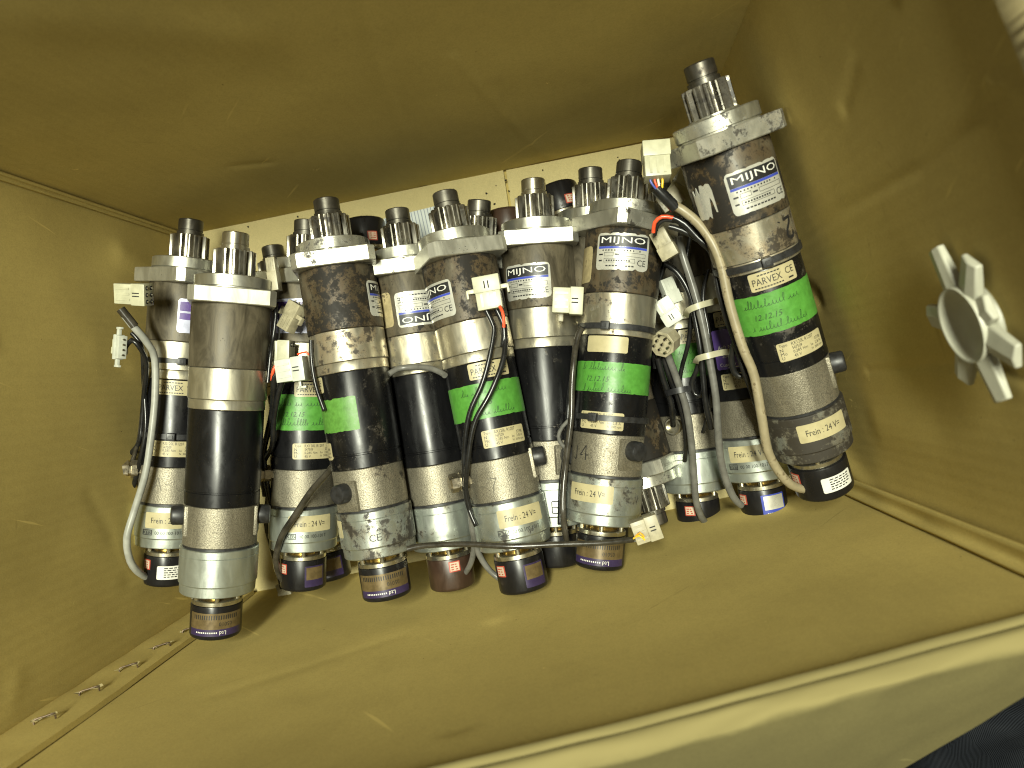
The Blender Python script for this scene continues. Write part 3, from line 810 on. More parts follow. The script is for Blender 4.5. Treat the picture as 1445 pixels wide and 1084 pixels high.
    def enc_label(self, kind, a, t=278):
        r = self.er
        if kind == 'gold':
            p = Cyl(r, a, zt(t - 2.2), True).label(0.0400, 0.0112, 0.0006).out('encoder_label', M['gold'], self.enc)
            q = Cyl(r, a, zt(t + 5.8), True).label(0.0400, 0.0048, 0.0006).out('maker_strip', M['purple'], self.enc)
            c = Cyl(r, a, zt(t - 2.2), True); c.text('05010', -0.011, 0.0006, 0.0028, width=0.0090)
            u = -0.015
            while u < 0.016: c.rect(u, u + 0.0007, -0.0042, -0.0012, 0.0003, 1); u += 0.0016
            c.out('lettering', M['ink'], p)
            c = Cyl(r, a, zt(t + 5.8), True); c.text('Ltd', -0.0070, -0.0012, 0.0028, 0.0003, width=0.0045)
            u = -0.001
            while u < 0.014: c.rect(u, u + 0.0008, -0.0006, 0.0004, 0.0003, 1); u += 0.0014
            c.out('lettering', M['white'], q)
        elif kind == 'small_gold':
            p = Cyl(r, a, zt(t)).label(0.0165, 0.0160, 0.0006).out('encoder_label', M['purple'], self.enc)
            Cyl(r, a, zt(t - 2)).rect(-0.0070, 0.0070, -0.0045, 0.0050, 0.0003).out('gold_field', M['gold'], p)
        elif kind == 'white':
            p = Cyl(r, a, zt(t)).label(0.0225, 0.0105, 0.0010).out('encoder_label', M['white'], self.enc)
            c = Cyl(r, a, zt(t))
            for k in range(5):
                v = 0.0032 - k * 0.0017; rr = random.Random(k)
                u = -0.0060
                for g in range(5):
                    w = rr.uniform(0.0014, 0.0030); c.rect(u, u + w, v, v + 0.0008, 0.0003, 1); u += w + 0.0008
                    if u > 0.0075: break
            c.out('small_print', M['ink'], p)
        elif kind == 'blue':
            p = Cyl(r, a, zt(t)).label(0.0185, 0.0170, 0.0006).out('encoder_label', M['blue'], self.enc)
            Cyl(r, a, zt(t - 2)).rect(-0.0075, 0.0080, -0.0050, 0.0055, 0.0003).out('pale_field', M['plate'], p)
            c = Cyl(r, a, zt(t + 6)); u = -0.006
            while u < 0.007: c.rect(u, u + 0.0008, -0.0007, 0.0007, 0.0003, 1); u += 0.0014
            c.out('lettering', M['white'], p)
    def red_label(self, a, t=272.5):
        r = self.er
        p = Cyl(r, a, zt(t)).label(0.0085, 0.0078, 0.0004).out('red_label', M['red'], self.enc)
        q = Cyl(r, a, zt(t)).rect(-0.0034, 0.0034, -0.0031, 0.0031, 0.0003).out('pale_field', M['pinkish'], p)
        c = Cyl(r, a, zt(t))
        for k in range(3): c.rect(-0.0027, 0.0015 + 0.0004 * k, 0.0012 - k * 0.0018, 0.0020 - k * 0.0018, 0.0004, 1)
        c.out('small_print', M['red'], p)
    def tie(self, t, a, r=0.0268, mat='rubber', w=0.0040, a0=-110, a1=110):
        c = Cyl(r, (a0 + a1) / 2, zt(t)); W = math.radians(a1 - a0) * r; c.label(W, w, 0.0003, 0.0012)
        p = c.out('cable_tie', M[mat], self.root)
        mb = MB(); mb.box((0, 0, 0.0015), (0.0062, 0.0058, 0.0048), radial(a, zt(t), r + 0.0006), 0.0008); mb.box((0, 0, 0.0042), (0.0026, 0.0026, 0.001), radial(a, zt(t), r + 0.0006))
        link('tie_head', mb.data('tie_head', M[mat]), p)
    def seg(self):
        return np.array(self.o), np.array(self.Z)

# ---- the heap (lower layer first)
def mot(*a, **k): return Motor(*a, **k)
m3c = mot('m3c', (382, 336), (470, 828), .031, .031, 'geared motor low in the heap with black-nosed pinion beside a small upright two-pin connector', 0.2, 20)
m4b = mot('m4b', (560, 790), (513, 308), .031, .031, 'buried geared motor turned end for end, its plain black encoder against the ruled paper', 0.3, 10)
m7b = mot('m7b', (762, 780), (715, 300), .031, .031, 'buried geared motor turned end for end with brownish purple encoder showing', 0.3, 30, 'encoder_brown')
m8c = mot('m8c', (928, 742), (783, 262), .047, .033, 'buried geared motor turned end for end with its pinion behind the orange-wired connector', 0.85, 24)
m6b = mot('m6b', (676, 293), (655, 772), .070, .036, 'buried geared motor with only its dark slim pinion and flange corner showing', 0.4, 15)
m9 = mot('m9', (930, 255), (988, 742), .032, .032, 'geared motor with ringed front cable gland lying under the round nine-pin connector', 0.3, 25)
m8b = mot('m8b', (833, 243), (855, 758), .079, .062, 'geared motor with tilted dark pinion and greasy flange tucked behind another', 0.5, 35)
m1 = mot('m1', (270, 310), (235, 822), .084, .084, 'geared motor against the left box wall with pale grey encoder cable', 0.28, 38)
m3 = mot('m3', (432, 312), (428, 828), .080, .081, 'clean geared motor with punctured green tape and brass cable gland', 0.15, 42)
m5 = mot('m5', (560, 296), (640, 828), .095, .095, 'geared motor with upside-down silver nameplate and plain black tube', 0.52, 2, 'encoder_brown')
m7 = mot('m7', (752, 254), (787, 795), .094, .090, 'geared motor with silver nameplate, plain black tube and bright shaft nose', 0.40, 3, shaft='shaft_bright')
m10 = mot('m10', (990, 215), (1080, 722), .071, .062, 'geared motor with purple label on black tube and two white cable ties', 0.2, 30)
m2 = mot('m2', (333, 330), (304, 893), .135, .135, 'clean unlabelled geared motor on top with two black brush caps and gold-purple encoder', 0.16, 0, shaft='shaft_bright')
m4 = mot('m4', (460, 283), (547, 840), .127, .127, 'very greasy brown geared motor with short blank strip of green tape', 0.92, -3)
m6 = mot('m6', (628, 275), (740, 828), .120, .127, 'geared motor with green tape, corner-on flange and paired black cables with red wire', 0.66, 20)
m8 = mot('m8', (888, 235), (845, 793), .114, .120, 'geared motor with front nameplate, green tape and black tie across its type label', 0.76, 42)
m12 = mot('m12', (985, 88), (1165, 692), .200, .130, 'greasy geared motor leaning highest against the right wall with beige cable', 1.08, 29, 'encoder_big')

# features
m1.blue_plate(21); m1.parvex(-5); m1.type_label(-5); m1.frein(-5); m1.gland(-82); m1.red_label(-58); m1.enc_label('white', 12); m1.tie(113, 0, 0.0268, a0=-100); m1.tie(171, -8, 0.0262, a0=-100)
m1.mark('A-J', -4, 208, 0.0253, 0.011, w=0.0005)
m2.cap(-84, 203); m2.cap(84, 203); m2.enc_label('gold', 0)
m3.blue_plate(-20); m3.parvex(16); m3.tape(-72, 72, t=151, wa=-8); m3.type_label(16); m3.frein(11); m3.gland(-76); m3.red_label(-58); m3.enc_label('small_gold', 30)
m3c.enc_label('small_gold', 10); m3c.frein(0)
m4.plate(82); m4.parvex(-90); m4.type_label(-96); m4.frein(-98, keb=False); m4.tape(-95, -2, t=156, Hh=0.0235, write=False, mat='green_dull', tear=0.0012); m4.cap(-45, 210); m4.enc_label('gold', -4); m4.ce(-5, 243, 0.0268, m4.brk)
m5.plate(15, flip=True, t=80); m5.plate(-52, mat='old_plate', W=0.020, art=False); m5.cap(82, 205); m5.red_label(10, 271.5)
m6.plate(-57, t=80); m6.parvex(14); m6.tape(-80, 80, t=154, Hh=0.0245); m6.type_label(17); m6.frein(17); m6.cap(82, 200); m6.gland(-72, 206); m6.red_label(-52); m6.enc_label('small_gold', 32); m6.mark('-7 7', -6, 212, 0.0253, 0.010)
m7.plate(-22, t=79, tear=0.0012); m7.cap(30, 206); m7.mark('E', 4, 243, 0.0268, 0.0085, mat='ink', parent=m7.brk, w=.0009)
m8.plate(0, tear=0.0012, t=70); m8.plate(-74, mat='old_plate', W=0.024, art=False); m8.parvex(-14, blank=True); m8.tape(-88, 85, t=156, Hh=0.0210, wa=-14); m8.type_label(-14, 186); m8.frein(-22, 236, keb=False); m8.cap(42, 205); m8.tie(121, -16, 0.0266); m8.tie(184, -24, 0.0262); m8.mark('J4', -46, 209, 0.0253, 0.010, mat='ink'); m8.enc_label('gold', 0)
m9.parvex(35); m9.tape(-30, 85, t=152); m9.gland(-26, 203, front=True); m9.cap(-80, 203); m9.frein(-78, keb=False); m9.red_label(-22)
m10.parvex(5); m10.type_label(2); m10.frein(-8); m10.red_label(-56); m10.enc_label('blue', 25)
def purple_label(m, a):
    p = Cyl(0.0258, a, zt(156)).label(0.034, 0.030, 0.0014).out('test_label', M['violet'], m.root)
    c = Cyl(0.0258, a, zt(156)); 
    for k, (s, x) in enumerate((('Ty', -0.002), ('Auft Nr', -0.0135), ('Stk Nr', -0.0110), ('Cust Nr', -0.0140))):
        c.text(s, x, 0.0070 - k * 0.0066, 0.0026, 0.0003)
    c.rect(-0.008, 0.008, -0.0142, -0.0136, 0.0003); c.out('lettering', M['white'], p)
purple_label(m10, 0)
m12.plate(29, t=79, tear=0.0008); m12.plate(-46, mat='plate', W=0.0165, Hh=0.021, tear=0.012, art=False); m12.parvex(15); m12.tape(-88, 85, t=154, Hh=0.0255, wa=4); m12.type_label(27); m12.frein(22, 236, keb=False); m12.cap(85, 203); m12.red_label(-58); m12.enc_label('white', 30); m12.tie(123, 10, 0.0266); m12.mark('2.', 44, 109, 0.0270, 0.012, flip=True, w=.0018, mat='ink')
m4b.red_label(-20); m8c.red_label(-30); m7b.red_label(60)

# ------------------------------------------------------------------ what a cable rests on
_keys = list(MOT)
_O = np.array([np.array(MOT[k].o) for k in _keys]); _Z = np.array([np.array(MOT[k].Z) for k in _keys])
def _rad(t):                     # t metres from the pinion tip
    return np.where(t < 0, -1, np.where(t < 0.032, 0.0148, np.where(t < 0.0535, 0.0295, np.where(t < 0.259, 0.0272, np.where(t <= 0.291, 0.018, -1)))))
def rest(px, py, rc, zmin=0.004):
    """point on the pixel's ray where a thing of half-thickness rc first touches the heap"""
    d = np.array(ray(px, py)); zs = np.arange(0.26, zmin, -0.0008)
    P = np.array([0, 0, CAM_H])[None] + d[None] * ((zs - CAM_H) / d[2])[:, None]
    w = P[:, None, :] - _O[None]; s = (w * _Z[None]).sum(2); q = np.linalg.norm(w - s[..., None] * _Z[None], axis=2)
    hit = (q < _rad(L - s) + rc).any(1)
    k = int(np.argmax(hit)) if hit.any() else len(zs) - 1
    return Vector(P[k])
def path(pts, rc, zmin=0.03, lift=0.0, win=3):
    """pixel way-points (x, y) or (x, y, z) -> a smooth line lying on the heap"""
    if all(len(p) == 3 for p in pts): return catmull([at(*p) for p in pts], 0.004)
    dense = catmull([Vector((p[0], p[1], 0)) for p in pts], 6.0)
    zs = [rest(p.x, p.y, rc, zmin).z for p in dense]; n = len(zs)
    hi = [max(zs[max(0, i - win):i + win + 1]) for i in range(n)]
    sm = [sum(hi[max(0, i - win - 1):i + win + 2]) / len(hi[max(0, i - win - 1):i + win + 2]) for i in range(n)]
    ex = [(min(range(n), key=lambda i: (dense[i].x - p[0]) ** 2 + (dense[i].y - p[1]) ** 2), p[2]) for p in pts if len(p) == 3]
    for i in range(n):
        for k, z in ex:
            w = math.exp(-((i - k) / 3.5) ** 2); sm[i] = sm[i] * (1 - w) + z * w
    return catmull([at(p.x, p.y, z + lift) for p, z in zip(dense, sm)][::2] + [at(dense[-1].x, dense[-1].y, sm[-1] + lift)], 0.003)
def cable(m, pts, r_mm, mat, name='cable', **k):
    r = r_mm / 1000; P = path(pts, r, **k); mb = MB()
    rr = [r * (1 + 0.04 * noise.noise(p * 60)) for p in P]
    tube(mb, [m.inv @ p for p in P], [q * 0.92 for q in rr], 10)
    return link(name, mb.data(name, M[mat], 60), m.root)

def connector(m, px, py, rot, size, mat='nylon', z=None, tiltx=0.0, tilty=0.0, pins=0, pin_end=1, sleeve=0.5, ears=False, slot=True, cols=2, ridge=True, hook=False):
    """nylon cable housing: u = along the cable, v = across, w = thickness (metres)"""
    u, v, w = size
    c = rest(px, py, w / 2, 0.02) if z is None else at(px, py, z)
    R = Matrix.Rotation(math.radians(rot), 4, 'Z') @ Matrix.Rotation(math.radians(tilty), 4, 'Y') @ Matrix.Rotation(math.radians(tiltx), 4, 'X')
    T = m.inv @ Matrix.Translation(c) @ R
    mb = MB(); mb.box((-u * (1 - sleeve) / 2, 0, 0), (u * sleeve + 0.001, v * 0.92, w * 0.9), T, 0.0006)
    mb.box((u * sleeve / 2, 0, 0), (u * (1 - sleeve), v, w), T, 0.0007)
    if ridge:
        for k in (-0.25, 0.0, 0.25): mb.box((-u * (1 - sleeve) / 2, v * k, w * 0.46), (u * sleeve * 0.8, v * 0.09, w * 0.06), T)
    if ears:
        for s in (-1, 1):
            mb.box((u * 0.10, s * (v / 2 + 0.0022), w * 0.1), (0.0030, 0.0050, w * 0.35), T, 0.0004)
            mb.box((u * 0.02, s * (v / 2 + 0.0048), w * 0.1), (0.0060, 0.0016, w * 0.35), T, 0.0004)
    if hook:
        mb.box((u * 0.22, -v / 2 - 0.0022, 0), (0.0018, 0.0050, w * 0.3), T, 0.0003); mb.box((u * 0.28, -v / 2 - 0.0045, 0), (0.0060, 0.0016, w * 0.3), T, 0.0003)
    o = link('connector', mb.data('connector', M[mat], 30), m.root)
    if slot:
        s = MB(); [s.box((u * 0.22, v * e, w / 2), (u * 0.22, v * 0.045, 0.0008), T) for e in (-.07, .07)]; link('latch_slot', s.data('latch_slot', M['hole']), o)
    if pins:
        rows = max(1, (pins + cols - 1) // cols); e = u / 2 * pin_end
        for i in range(pins):
            y = v * 0.62 * ((i % rows) / max(1, rows - 1) - 0.5) if rows > 1 else 0
            zz = w * 0.45 * ((i // rows) / max(1, cols - 1) - 0.5) if cols > 1 else 0
            s = MB(); s.cyl(T @ Vector((e - pin_end * 0.0004, y, zz)), T @ Vector((e + pin_end * 0.0003, y, zz)), 0.0016, None, 10)
            link('cavity', s.data('cavity', M['hole']), o)
            s = MB(); s.cyl(T @ Vector((e, y, zz)), T @ Vector((e + pin_end * 0.0016, y, zz)), 0.0009, 0.0007, 8)
            link('contact_pin', s.data('contact_pin', M['pin']), o)
    return o

# ---- motor by the left wall
cable(m1, [(172, 440, .145), (186, 458, .142), (205, 480, .135), (218, 505, .125), (219, 560, .122), (213, 620, .122), (205, 670, .122), (190, 720, .122), (179, 760, .124), (184, 792, .118), (196, 808, .108), (206, 814, .098)], 2.9, 'cable_grey')
cable(m1, [(170, 436, .146), (178, 446, .144), (190, 461, .141)], 3.4, 'cable_dark', 'sleeve')
cable(m1, [(176, 492, .125), (186, 480, .128), (198, 492, .125), (207, 515, .115), (203, 560, .108), (200, 600, .105), (196, 625, .104), (180, 646, .095), (176, 662, .088), (186, 670, .086)], 2.0, 'cable_black')
cable(m1, [(186, 470, .120), (200, 490, .118), (203, 540, .108), (206, 600, .108), (200, 640, .106), (190, 680, .100), (183, 705, .090), (182, 730, .080)], 1.9, 'cable_black')
cable(m1, [(205, 520, .11), (201, 580, .106), (196, 620, .104), (187, 650, .1)], 1.8, 'cable_dark')
connector(m1, 189, 415, -4, (.0225, .0155, .012), 'nylon', z=.147, tiltx=10, pins=6, pin_end=1, cols=2, slot=True, sleeve=.55)
connector(m1, 169, 490, -94, (.0105, .0085, .008), 'nylon', z=.128, pins=0, ears=False, slot=False, ridge=False)
connector(m1, 169, 490, 176, (.0075, .0185, .007), 'nylon_white', z=.131, tilty=30, pins=4, pin_end=-1, cols=1, slot=False, ridge=False, ears=True)

# ---- cables between the clean motor and the greasy one
cable(m3c, [(390, 430), (388, 460), (382, 500), (378, 540)], 1.6, 'cable_black', zmin=.08)
cable(m3c, [(396, 435), (394, 470), (394, 490)], 0.8, 'cable_grey', zmin=.08)
connector(m3c, 386, 388, -82, (.024, .0075, .008), 'nylon_dirty', z=.125, tilty=0, pins=2, pin_end=-1, cols=1, slot=False, sleeve=.4)
connector(m3, 412, 447, 62, (.021, .013, .009), 'nylon_dirty', z=.128, tiltx=-25, pins=3, cols=1, ears=True, slot=False)
connector(m3, 395, 496, -2, (.0185, .0165, .012), 'nylon', z=.122, pins=4, cols=2, slot=False, ridge=False)
connector(m3, 413, 522, 8, (.0205, .0175, .012), 'nylon_white', z=.138, pins=0, cols=2, sleeve=.55, hook=True)
cable(m3, [(392, 512, .136), (386, 522, .138), (384, 536, .134), (388, 548, .13)], 1.3, 'w_red', 'wire')
cable(m3, [(396, 522, .136), (388, 532, .136), (386, 548, .132), (384, 580, .12), (378, 610, .11), (372, 640, .10), (376, 680, .098), (383, 715, .09)], 2.4, 'cable_black')
cable(m3, [(398, 540, .132), (392, 560, .128), (386, 600, .118), (384, 630, .108), (374, 648, .098), (370, 668, .09), (374, 700, .085)], 2.2, 'cable_black')
cable(m3, [(420, 500, .125), (432, 497, .128), (440, 505, .125)], 0.8, 'w_red', 'wire')
cable(m3, [(439, 480), (440, 510), (446, 545), (458, 580)], 1.7, 'cable_black', zmin=.1)
cable(m3, [(474, 652, .125), (462, 668, .122), (440, 692, .118), (416, 728, .116), (398, 756, .112), (390, 785, .104), (392, 806, .096), (400, 820, .090)], 2.7, 'cable_dark')
cable(m3c, [(378, 700, .06), (376, 740, .05), (384, 775, .045), (398, 830, .03)], 2.2, 'cable_black')
connector(m3c, 403, 833, -70, (.014, .012, .010), 'nylon_dirty', z=.022, pins=2, cols=1, slot=False)

# ---- motor with grey cable wrapped round it, and the paired black cables
cable(m5, [(549, 528), (560, 521), (590, 518), (615, 522), (628, 530)], 2.3, 'cable_mid')
connector(m6, 689, 413, 100, (.0225, .0185, .011), 'nylon', pins=0, ears=True, sleeve=.5, tiltx=0)
cable(m6, [(684, 434), (690, 446), (697, 462), (692, 498), (681, 540), (663, 582), (656, 625), (655, 680), (661, 716), (672, 742)], 1.9, 'cable_black', zmin=.1, lift=.001)
cable(m6, [(700, 436), (708, 452), (713, 478), (709, 512), (692, 555), (670, 596), (661, 645), (657, 690), (664, 722)], 2.0, 'cable_black', zmin=.1, lift=.002)
cable(m6, [(705, 432, .16), (709, 440, .158), (711, 452, .157), (711, 462, .156)], 1.2, 'w_red', 'wire', zmin=.1)
cable(m6, [(711, 458), (712, 475), (710, 490)], 2.5, 'cable_black', 'sleeve', zmin=.1, lift=.002)
cable(m6, [(664, 722, .135), (667, 750, .128), (676, 782, .122), (692, 806, .118), (712, 821, .118), (719, 822, .118)], 2.4, 'cable_mid')
cable(m5, [(668, 745, .125), (668, 780, .118), (662, 800, .11), (652, 814, .10), (644, 820, .095)], 2.3, 'cable_mid')
cable(m8, [(575, 775, .150), (600, 770, .150), (660, 768, .154), (720, 771, .158), (790, 768, .156), (850, 766, .154), (905, 760, .150)], 2.2, 'cable_dark')
connector(m8, 912, 746, 20, (.0175, .0165, .013), 'nylon_dirty', z=.155, pins=4, pin_end=-1, cols=2, slot=True)
cable(m8, [(896, 758, .160), (903, 752, .163), (909, 758, .162)], 0.7, 'w_orange', 'wire')
cable(m8, [(894, 760, .159), (902, 756, .162), (910, 762, .161)], 0.7, 'w_yellow', 'wire')

# ---- nameplate motor with bright nose
connector(m7, 802, 425, -3, (.0205, .0190, .012), 'nylon', sleeve=.55, pins=0, z=.138)
connector(m7, 792, 433, 88, (.020, .004, .004), 'nylon_dirty', z=.130, slot=False, ridge=False)
cable(m8, [(822, 462), (814, 480), (808, 530), (806, 590), (800, 640), (795, 690), (795, 730), (800, 764)], 2.5, 'cable_dark', zmin=.11)
cable(m8, [(806, 590), (794, 602), (788, 616), (793, 628), (800, 632)], 1.6, 'cable_mid', zmin=.11)
cable(m8, [(812, 500), (803, 560), (800, 620), (792, 680), (790, 740)], 1.9, 'cable_black', zmin=.10)

# ---- right-hand tangle
connector(m12, 926, 228, 93, (.0225, .0170, .014), 'nylon', z=.185, tilty=8, sleeve=.55, pins=0, slot=False)
for k, (mat, dx) in enumerate((('w_blue', -8), ('w_red', -2), ('w_white', 3), ('w_yellow', 9))):
    cable(m12, [(925 + dx, 246, .186), (926 + dx * 1.0, 256, .187), (929 + dx * .6, 265, .186), (933 + dx * .15, 274, .184)], 0.75, mat, 'wire')
cable(m12, [(926, 266, .184), (936, 276, .183), (948, 288, .181), (953, 294, .180)], 4.0, 'cable_black', 'sleeve')
cable(m12, [(948, 288, .181), (962, 296, .180), (985, 315, .182), (1005, 342, .184), (1018, 375, .182), (1030, 430, .178), (1048, 490, .174), (1064, 530, .170), (1075, 590, .164), (1085, 640, .156), (1108, 677, .148), (1128, 689, .142), (1136, 690, .138)], 3.3, 'cable_beige')
cable(m12, [(922, 328, .166), (924, 314, .170), (934, 306, .172), (948, 307, .172), (955, 309, .172)], 1.4, 'w_red', 'wire')
cable(m12, [(924, 332, .163), (928, 318, .167), (938, 311, .169), (952, 312, .171)], 1.5, 'cable_black', 'wire')
cable(m12, [(950, 308, .172), (966, 316, .173), (985, 336, .172), (1003, 352, .172), (1010, 365, .170)], 2.6, 'cable_black')
cable(m12, [(944, 320, .168), (962, 325, .169), (988, 340, .168), (1005, 358, .168), (1008, 375, .166), (1014, 410, .164), (1024, 445, .162), (1036, 480, .160), (1048, 520, .158), (1058, 545, .154), (1072, 585, .148)], 2.0, 'cable_black')
cable(m12, [(1010, 365, .166), (1020, 405, .166), (1030, 440, .163), (1044, 475, .160), (1052, 505, .158), (1060, 535, .155), (1072, 570, .150), (1078, 592, .148)], 2.0, 'cable_black')
cable(m12, [(1036, 485, .156), (1032, 505, .150), (1036, 525, .146), (1048, 532, .146), (1054, 520, .150), (1050, 508, .154)], 2.2, 'cable_black')
connector(m12, 938, 345, -62, (.0200, .0120, .010), 'nylon_dirty', z=.150, tiltx=20, sleeve=.55, pins=0, slot=False)
connector(m10, 945, 283, 35, (.016, .013, .010), 'nylon_dirty', z=.130, slot=False)
connector(m10, 966, 268, 55, (.030, .022, .010), 'nylon', z=.120, slot=False, ridge=False)
cable(m10, [(958, 335, .130), (964, 362, .132), (978, 405, .130), (990, 450, .128), (1000, 500, .125), (1010, 560, .120), (1014, 620, .112), (1020, 662, .104), (1034, 700, .094), (1046, 713, .086)], 2.9, 'cable_mid')
cable(m10, [(938, 372, .118), (955, 384, .120), (972, 412, .120), (981, 450, .118), (988, 490, .116), (992, 530, .112), (996, 570, .108), (1004, 605, .1)], 2.3, 'cable_black')
cable(m10, [(990, 500, .112), (982, 525, .105), (976, 540, .100), (980, 556, .098), (990, 558, .1), (992, 545, .104)], 2.0, 'cable_black')
def tie_strap(m, pts, mat='tie_white', w=0.0042, th=0.0012, name='cable_tie'):
    P = path(pts, .002); vs, fs = [], []
    for i, p in enumerate(P):
        t = (P[min(i + 1, len(P) - 1)] - P[max(i - 1, 0)]).normalized(); up = (Vector((0, 0, CAM_H)) - p).normalized()
        s = t.cross(up).normalized(); up = s.cross(t)
        for a, b in ((-1, -1), (1, -1), (1, 1), (-1, 1)): vs.append(m.inv @ (p + s * a * w / 2 + up * b * th / 2))
    for i in range(len(P) - 1):
        for k in range(4): fs.append((i * 4 + k, i * 4 + (k + 1) % 4, i * 4 + 4 + (k + 1) % 4, i * 4 + 4 + k))
    n = len(P) - 1; fs += [(0, 1, 2, 3), (n * 4, n * 4 + 1, n * 4 + 2, n * 4 + 3)]
    return link(name, mesh_data(name, vs, fs, M[mat], 40, True), m.root)
tie_strap(m10, [(968, 446, .118), (971, 438, .131), (985, 432, .135), (998, 428, .133), (1014, 424, .125)])
tie_strap(m10, [(982, 512, .116), (985, 506, .127), (1000, 502, .131), (1016, 498, .128), (1034, 496, .118)])
connector(m9, 945, 412, -68, (.0190, .0110, .009), 'nylon_white', z=.100, tiltx=-15, slot=False)
connector(m9, 943, 440, -58, (.0200, .0140, .010), 'nylon_white', z=.105, tiltx=10, pins=3, cols=1, pin_end=-1)
def round_connector(m, px, py, z):
    T = m.inv @ Matrix.Translation(at(px, py, z)) @ Matrix.Rotation(math.radians(-25), 4, 'Z') @ Matrix.Rotation(math.radians(35), 4, 'X') @ Matrix.Rotation(math.radians(-18), 4, 'Y')
    mb = MB(); mb.lathe([(-0.010, 0.0085), (-0.009, 0.0092), (0.0038, 0.0098), (0.0042, 0.0094), (0.0042, 0.0080), (0.0015, 0.0078)], 8, T)
    o = link('connector', mb.data('connector', M['nylon_dirty'], 30), m.root)
    for i in range(-1, 2):
        for j in range(-1, 2):
            s = MB(); s.cyl(T @ Vector((i * .0046, j * .0046, .001)), T @ Vector((i * .0046, j * .0046, .0042)), .0012, .0009, 10)
            link('contact_pin', s.data('contact_pin', M['pin']), o)
round_connector(m9, 937, 484, .118)
cable(m9, [(928, 505, .105), (936, 535, .100), (946, 565, .094), (949, 585, .088), (950, 600, .072)], 2.4, 'cable_black')
cable(m9, [(936, 505, .105), (946, 535, .100), (956, 560, .096), (966, 600, .088), (968, 630, .076), (966, 650, .062)], 2.0, 'cable_black')
cable(m9, [(942, 500, .110), (955, 535, .104), (968, 575, .100), (975, 620, .092), (979, 665, .082), (982, 705, .072), (990, 730, .060), (996, 738, .052)], 2.9, 'cable_mid')
cable(m9, [(948, 330, .10), (938, 372, .098), (925, 420, .09), (920, 470, .09), (925, 520, .085)], 2.0, 'cable_black')
cable(m9, [(975, 330, .115), (968, 380, .11), (975, 430, .108), (972, 480, .1), (962, 520, .09), (955, 560, .085)], 1.8, 'cable_black')
cable(m9, [(1000, 380, .12), (992, 420, .115), (1000, 470, .115), (1006, 530, .11), (1000, 580, .1), (992, 610, .085)], 1.7, 'cable_black')
tie_strap(m9, [(940, 556, .098), (948, 553, .104), (962, 550, .107), (974, 548, .104)], 'rubber')

# ------------------------------------------------------------------ loose things in and around the box
# milky plastic star plug pushed through the right wall
def star():
    c = right.hit(1368, 456); n = right.n
    yv = (right.a - right.b).normalized(); yv = (yv - n * yv.dot(n)).normalized(); xv = n.cross(yv) * -1
    Mx = Matrix(((xv.x, yv.x, n.x, c.x), (xv.y, yv.y, n.y, c.y), (xv.z, yv.z, n.z, c.z), (0, 0, 0, 1)))
    Mx = Mx @ Matrix.Translation((0, 0, -0.0035)) @ Matrix.Scale(0.92, 4)
    root = empty('plastic_star_plug', Mx); tag(root, 'milky white plastic star plug with dished hub stuck through the right box wall', 'plastic plug')
    mb = MB(); mb.lathe([(-0.010, 0.0200), (-0.004, 0.0192), (0.0006, 0.0194), (0.0012, 0.0190), (0.0020, 0.0180), (0.0072, 0.0186), (0.0082, 0.0180), (0.0080, 0.0172), (0.0062, 0.0160), (0.0036, 0.0125), (0.0022, 0.0070), (0.0018, 0.0006)], 48)
    link('hub', mb.data('hub', M['star'], 40), root)
    for ang, ln in ((98, .038), (52, .035), (14, .025), (-28, .036), (-78, .038), (-128, .034), (168, .033)):
        mb = MB(); R = Matrix.Rotation(math.radians(ang), 4, 'Z')
        w0, w1, i0 = .0068, .0058, .0165
        vs = [(i0, -w0, .0015), (i0, w0, .0015), (i0, -w0, .0062), (i0, -.0012, .0078), (i0, w0, .0058),
              (ln, -w1, .0030), (ln, w1, .0030), (ln, -w1, .0062), (ln, -.0010, .0072), (ln, w1, .0058)]
        fs = [(0, 5, 7, 2), (2, 7, 8, 3), (3, 8, 9, 4), (4, 9, 6, 1), (1, 6, 5, 0), (5, 6, 9, 8, 7), (0, 2, 3, 4, 1)]
        mb.add([R @ Vector(v) for v in vs], fs)
        me = mb.data('spoke', M['star'], 25); o = link('spoke', me, root)
        b = o.modifiers.new('soft_edges', 'BEVEL'); b.width = 0.0008; b.segments = 2
star()

# ruled sheet of paper on the box floor
def paper_mat():
    N = NT('ruled_paper'); v = N.node('ShaderNodeTexCoord').outputs['Object']
    w = N.node('ShaderNodeTexWave', wave_type='BANDS', bands_direction='X'); N.put(w.inputs['Vector'], v); w.inputs['Scale'].default_value = 105
    col = N.mix(N.step(w.outputs['Fac'], 0.80, 0.93), (0.55, 0.59, 0.57), (0.22, 0.25, 0.31))
    return N.fin(col, 0, 0.7)
pc = [at(528, 312, .0015), at(614, 291, .0015), at(650, 440, .0015), at(566, 462, .0015)]
pm = sum(pc, Vector()) / 4; ang = math.atan2((pc[1] - pc[0]).y, (pc[1] - pc[0]).x)
PT = Matrix.Translation(pm) @ Matrix.Rotation(ang, 4, 'Z'); PTi = PT.inverted()
sheet = slab('paper_sheet', pc, .0016, .0003, paper_mat(), None, 8, .0004, PTi); sheet.matrix_world = PT
tag(sheet, 'pale ruled paper sheet on the box floor behind the pinions', 'paper')

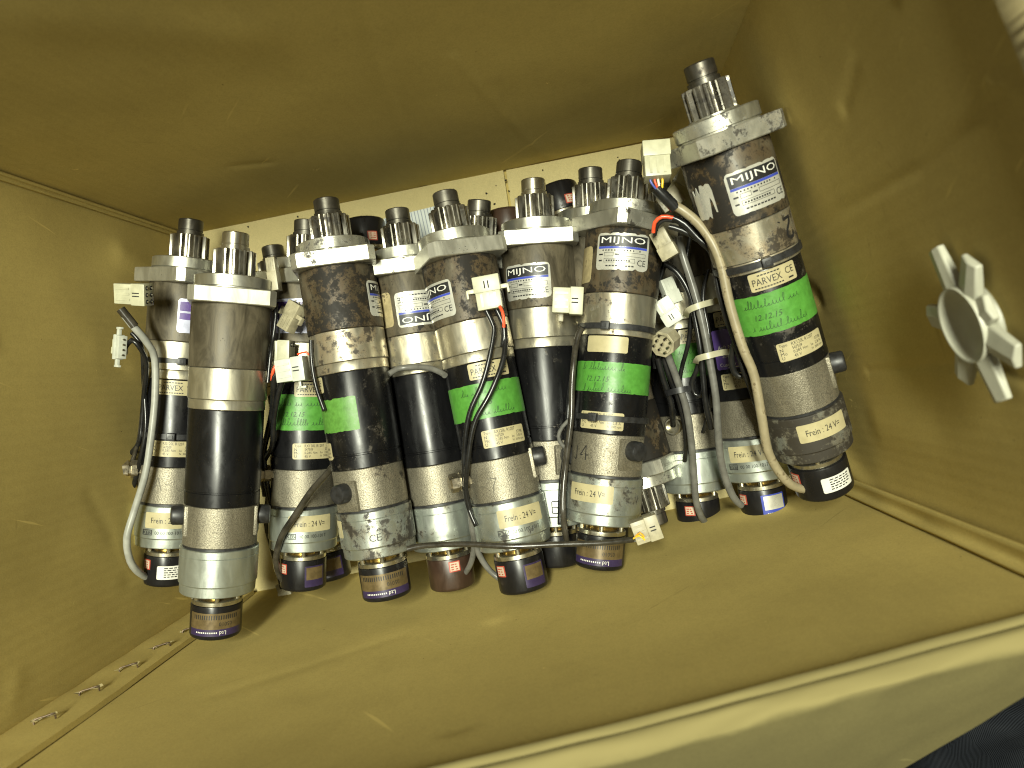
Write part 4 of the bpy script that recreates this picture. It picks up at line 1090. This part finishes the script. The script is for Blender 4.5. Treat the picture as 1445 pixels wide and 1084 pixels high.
# grit on the floor of the box
g = MB(); rnd = random.Random(11)
spots = [(640, 268), (686, 273), (698, 288), (766, 240), (872, 222), (350, 320), (420, 306), (700, 262)] + [(rnd.uniform(560, 900), 0) for _ in range(4)]
for px, py in spots:
    if py == 0: py = 325 - 0.2016 * (px - 300) + rnd.uniform(8, 40)
    p = at(px, py, .0008); s = rnd.uniform(.0005, .0012) if py != 268 else .0012
    bm_v = [p + Vector((rnd.uniform(.6, 1.2) * s * math.cos(a), rnd.uniform(.6, 1.2) * s * math.sin(a), 0)) for a in [i * math.pi / 3 for i in range(6)]]
    g.add(bm_v + [p + Vector((0, 0, s * .6))], [(i, (i + 1) % 6, 6) for i in range(6)])
go = link('grit', g.data('grit', M['hole'], smooth=False)); tag(go, 'dark crumbs of grit scattered on the box floor', 'grit', kind='stuff')

# dark denim leg beyond the near flap, and the workshop floor outside the box
def denim():
    N = NT('dark_denim'); v = N.coord(False)
    tw = N.node('ShaderNodeTexWave', wave_type='BANDS', bands_direction='DIAGONAL'); N.put(tw.inputs['Vector'], v); tw.inputs['Scale'].default_value = 420
    n = N.noise(v, 30, 4)
    col = N.mix(tw.outputs['Fac'], (0.010, 0.012, 0.017), (0.022, 0.026, 0.034)); col = N.mix(N.step(n, .4, .8), col, (0.030, 0.034, 0.042))
    return N.fin(col, 0, .85, N.bump(tw.outputs['Fac'], .3, .0006), .2)
base = at(1500, 1190, 0.12); vs, fs = [], []; nk, nj = 40, 40
for j in range(nj + 1):
    t = j / nj; z = -0.24 + 0.46 * t; r = 0.085 + 0.03 * t
    for k in range(nk):
        a = 2 * math.pi * k / nk
        d = Vector((math.cos(a), math.sin(a), 0)); q = d * r + Vector((0.02 * t, -0.04 * t, z))
        q += d * (0.007 * noise.noise(Vector((a * 1.2, z * 14, 3))) + 0.004 * noise.noise(Vector((a * 3, z * 40, 1))))
        vs.append(q)
for j in range(nj):
    for k in range(nk): fs.append((j * nk + k, j * nk + (k + 1) % nk, (j + 1) * nk + (k + 1) % nk, (j + 1) * nk + k))
fs += [tuple(range(nk))[::-1], tuple(range(nj * nk, nj * nk + nk))]
leg = link('trouser_leg', mesh_data('trouser_leg', vs, fs, denim(), 60, True)); leg.location = (base.x, base.y, 0)
tag(leg, 'dark denim trouser leg standing outside the box beyond the near flap', 'trousers')
fl = MB(); fl.add([(-2, -2, -.25), (2, -2, -.25), (2, 2, -.25), (-2, 2, -.25)], [(0, 1, 2, 3)])
fo = link('floor', fl.data('floor', simple('concrete_floor', (0.16, 0.155, 0.14), .7, scale=12))); tag(fo, None, None, kind='structure')
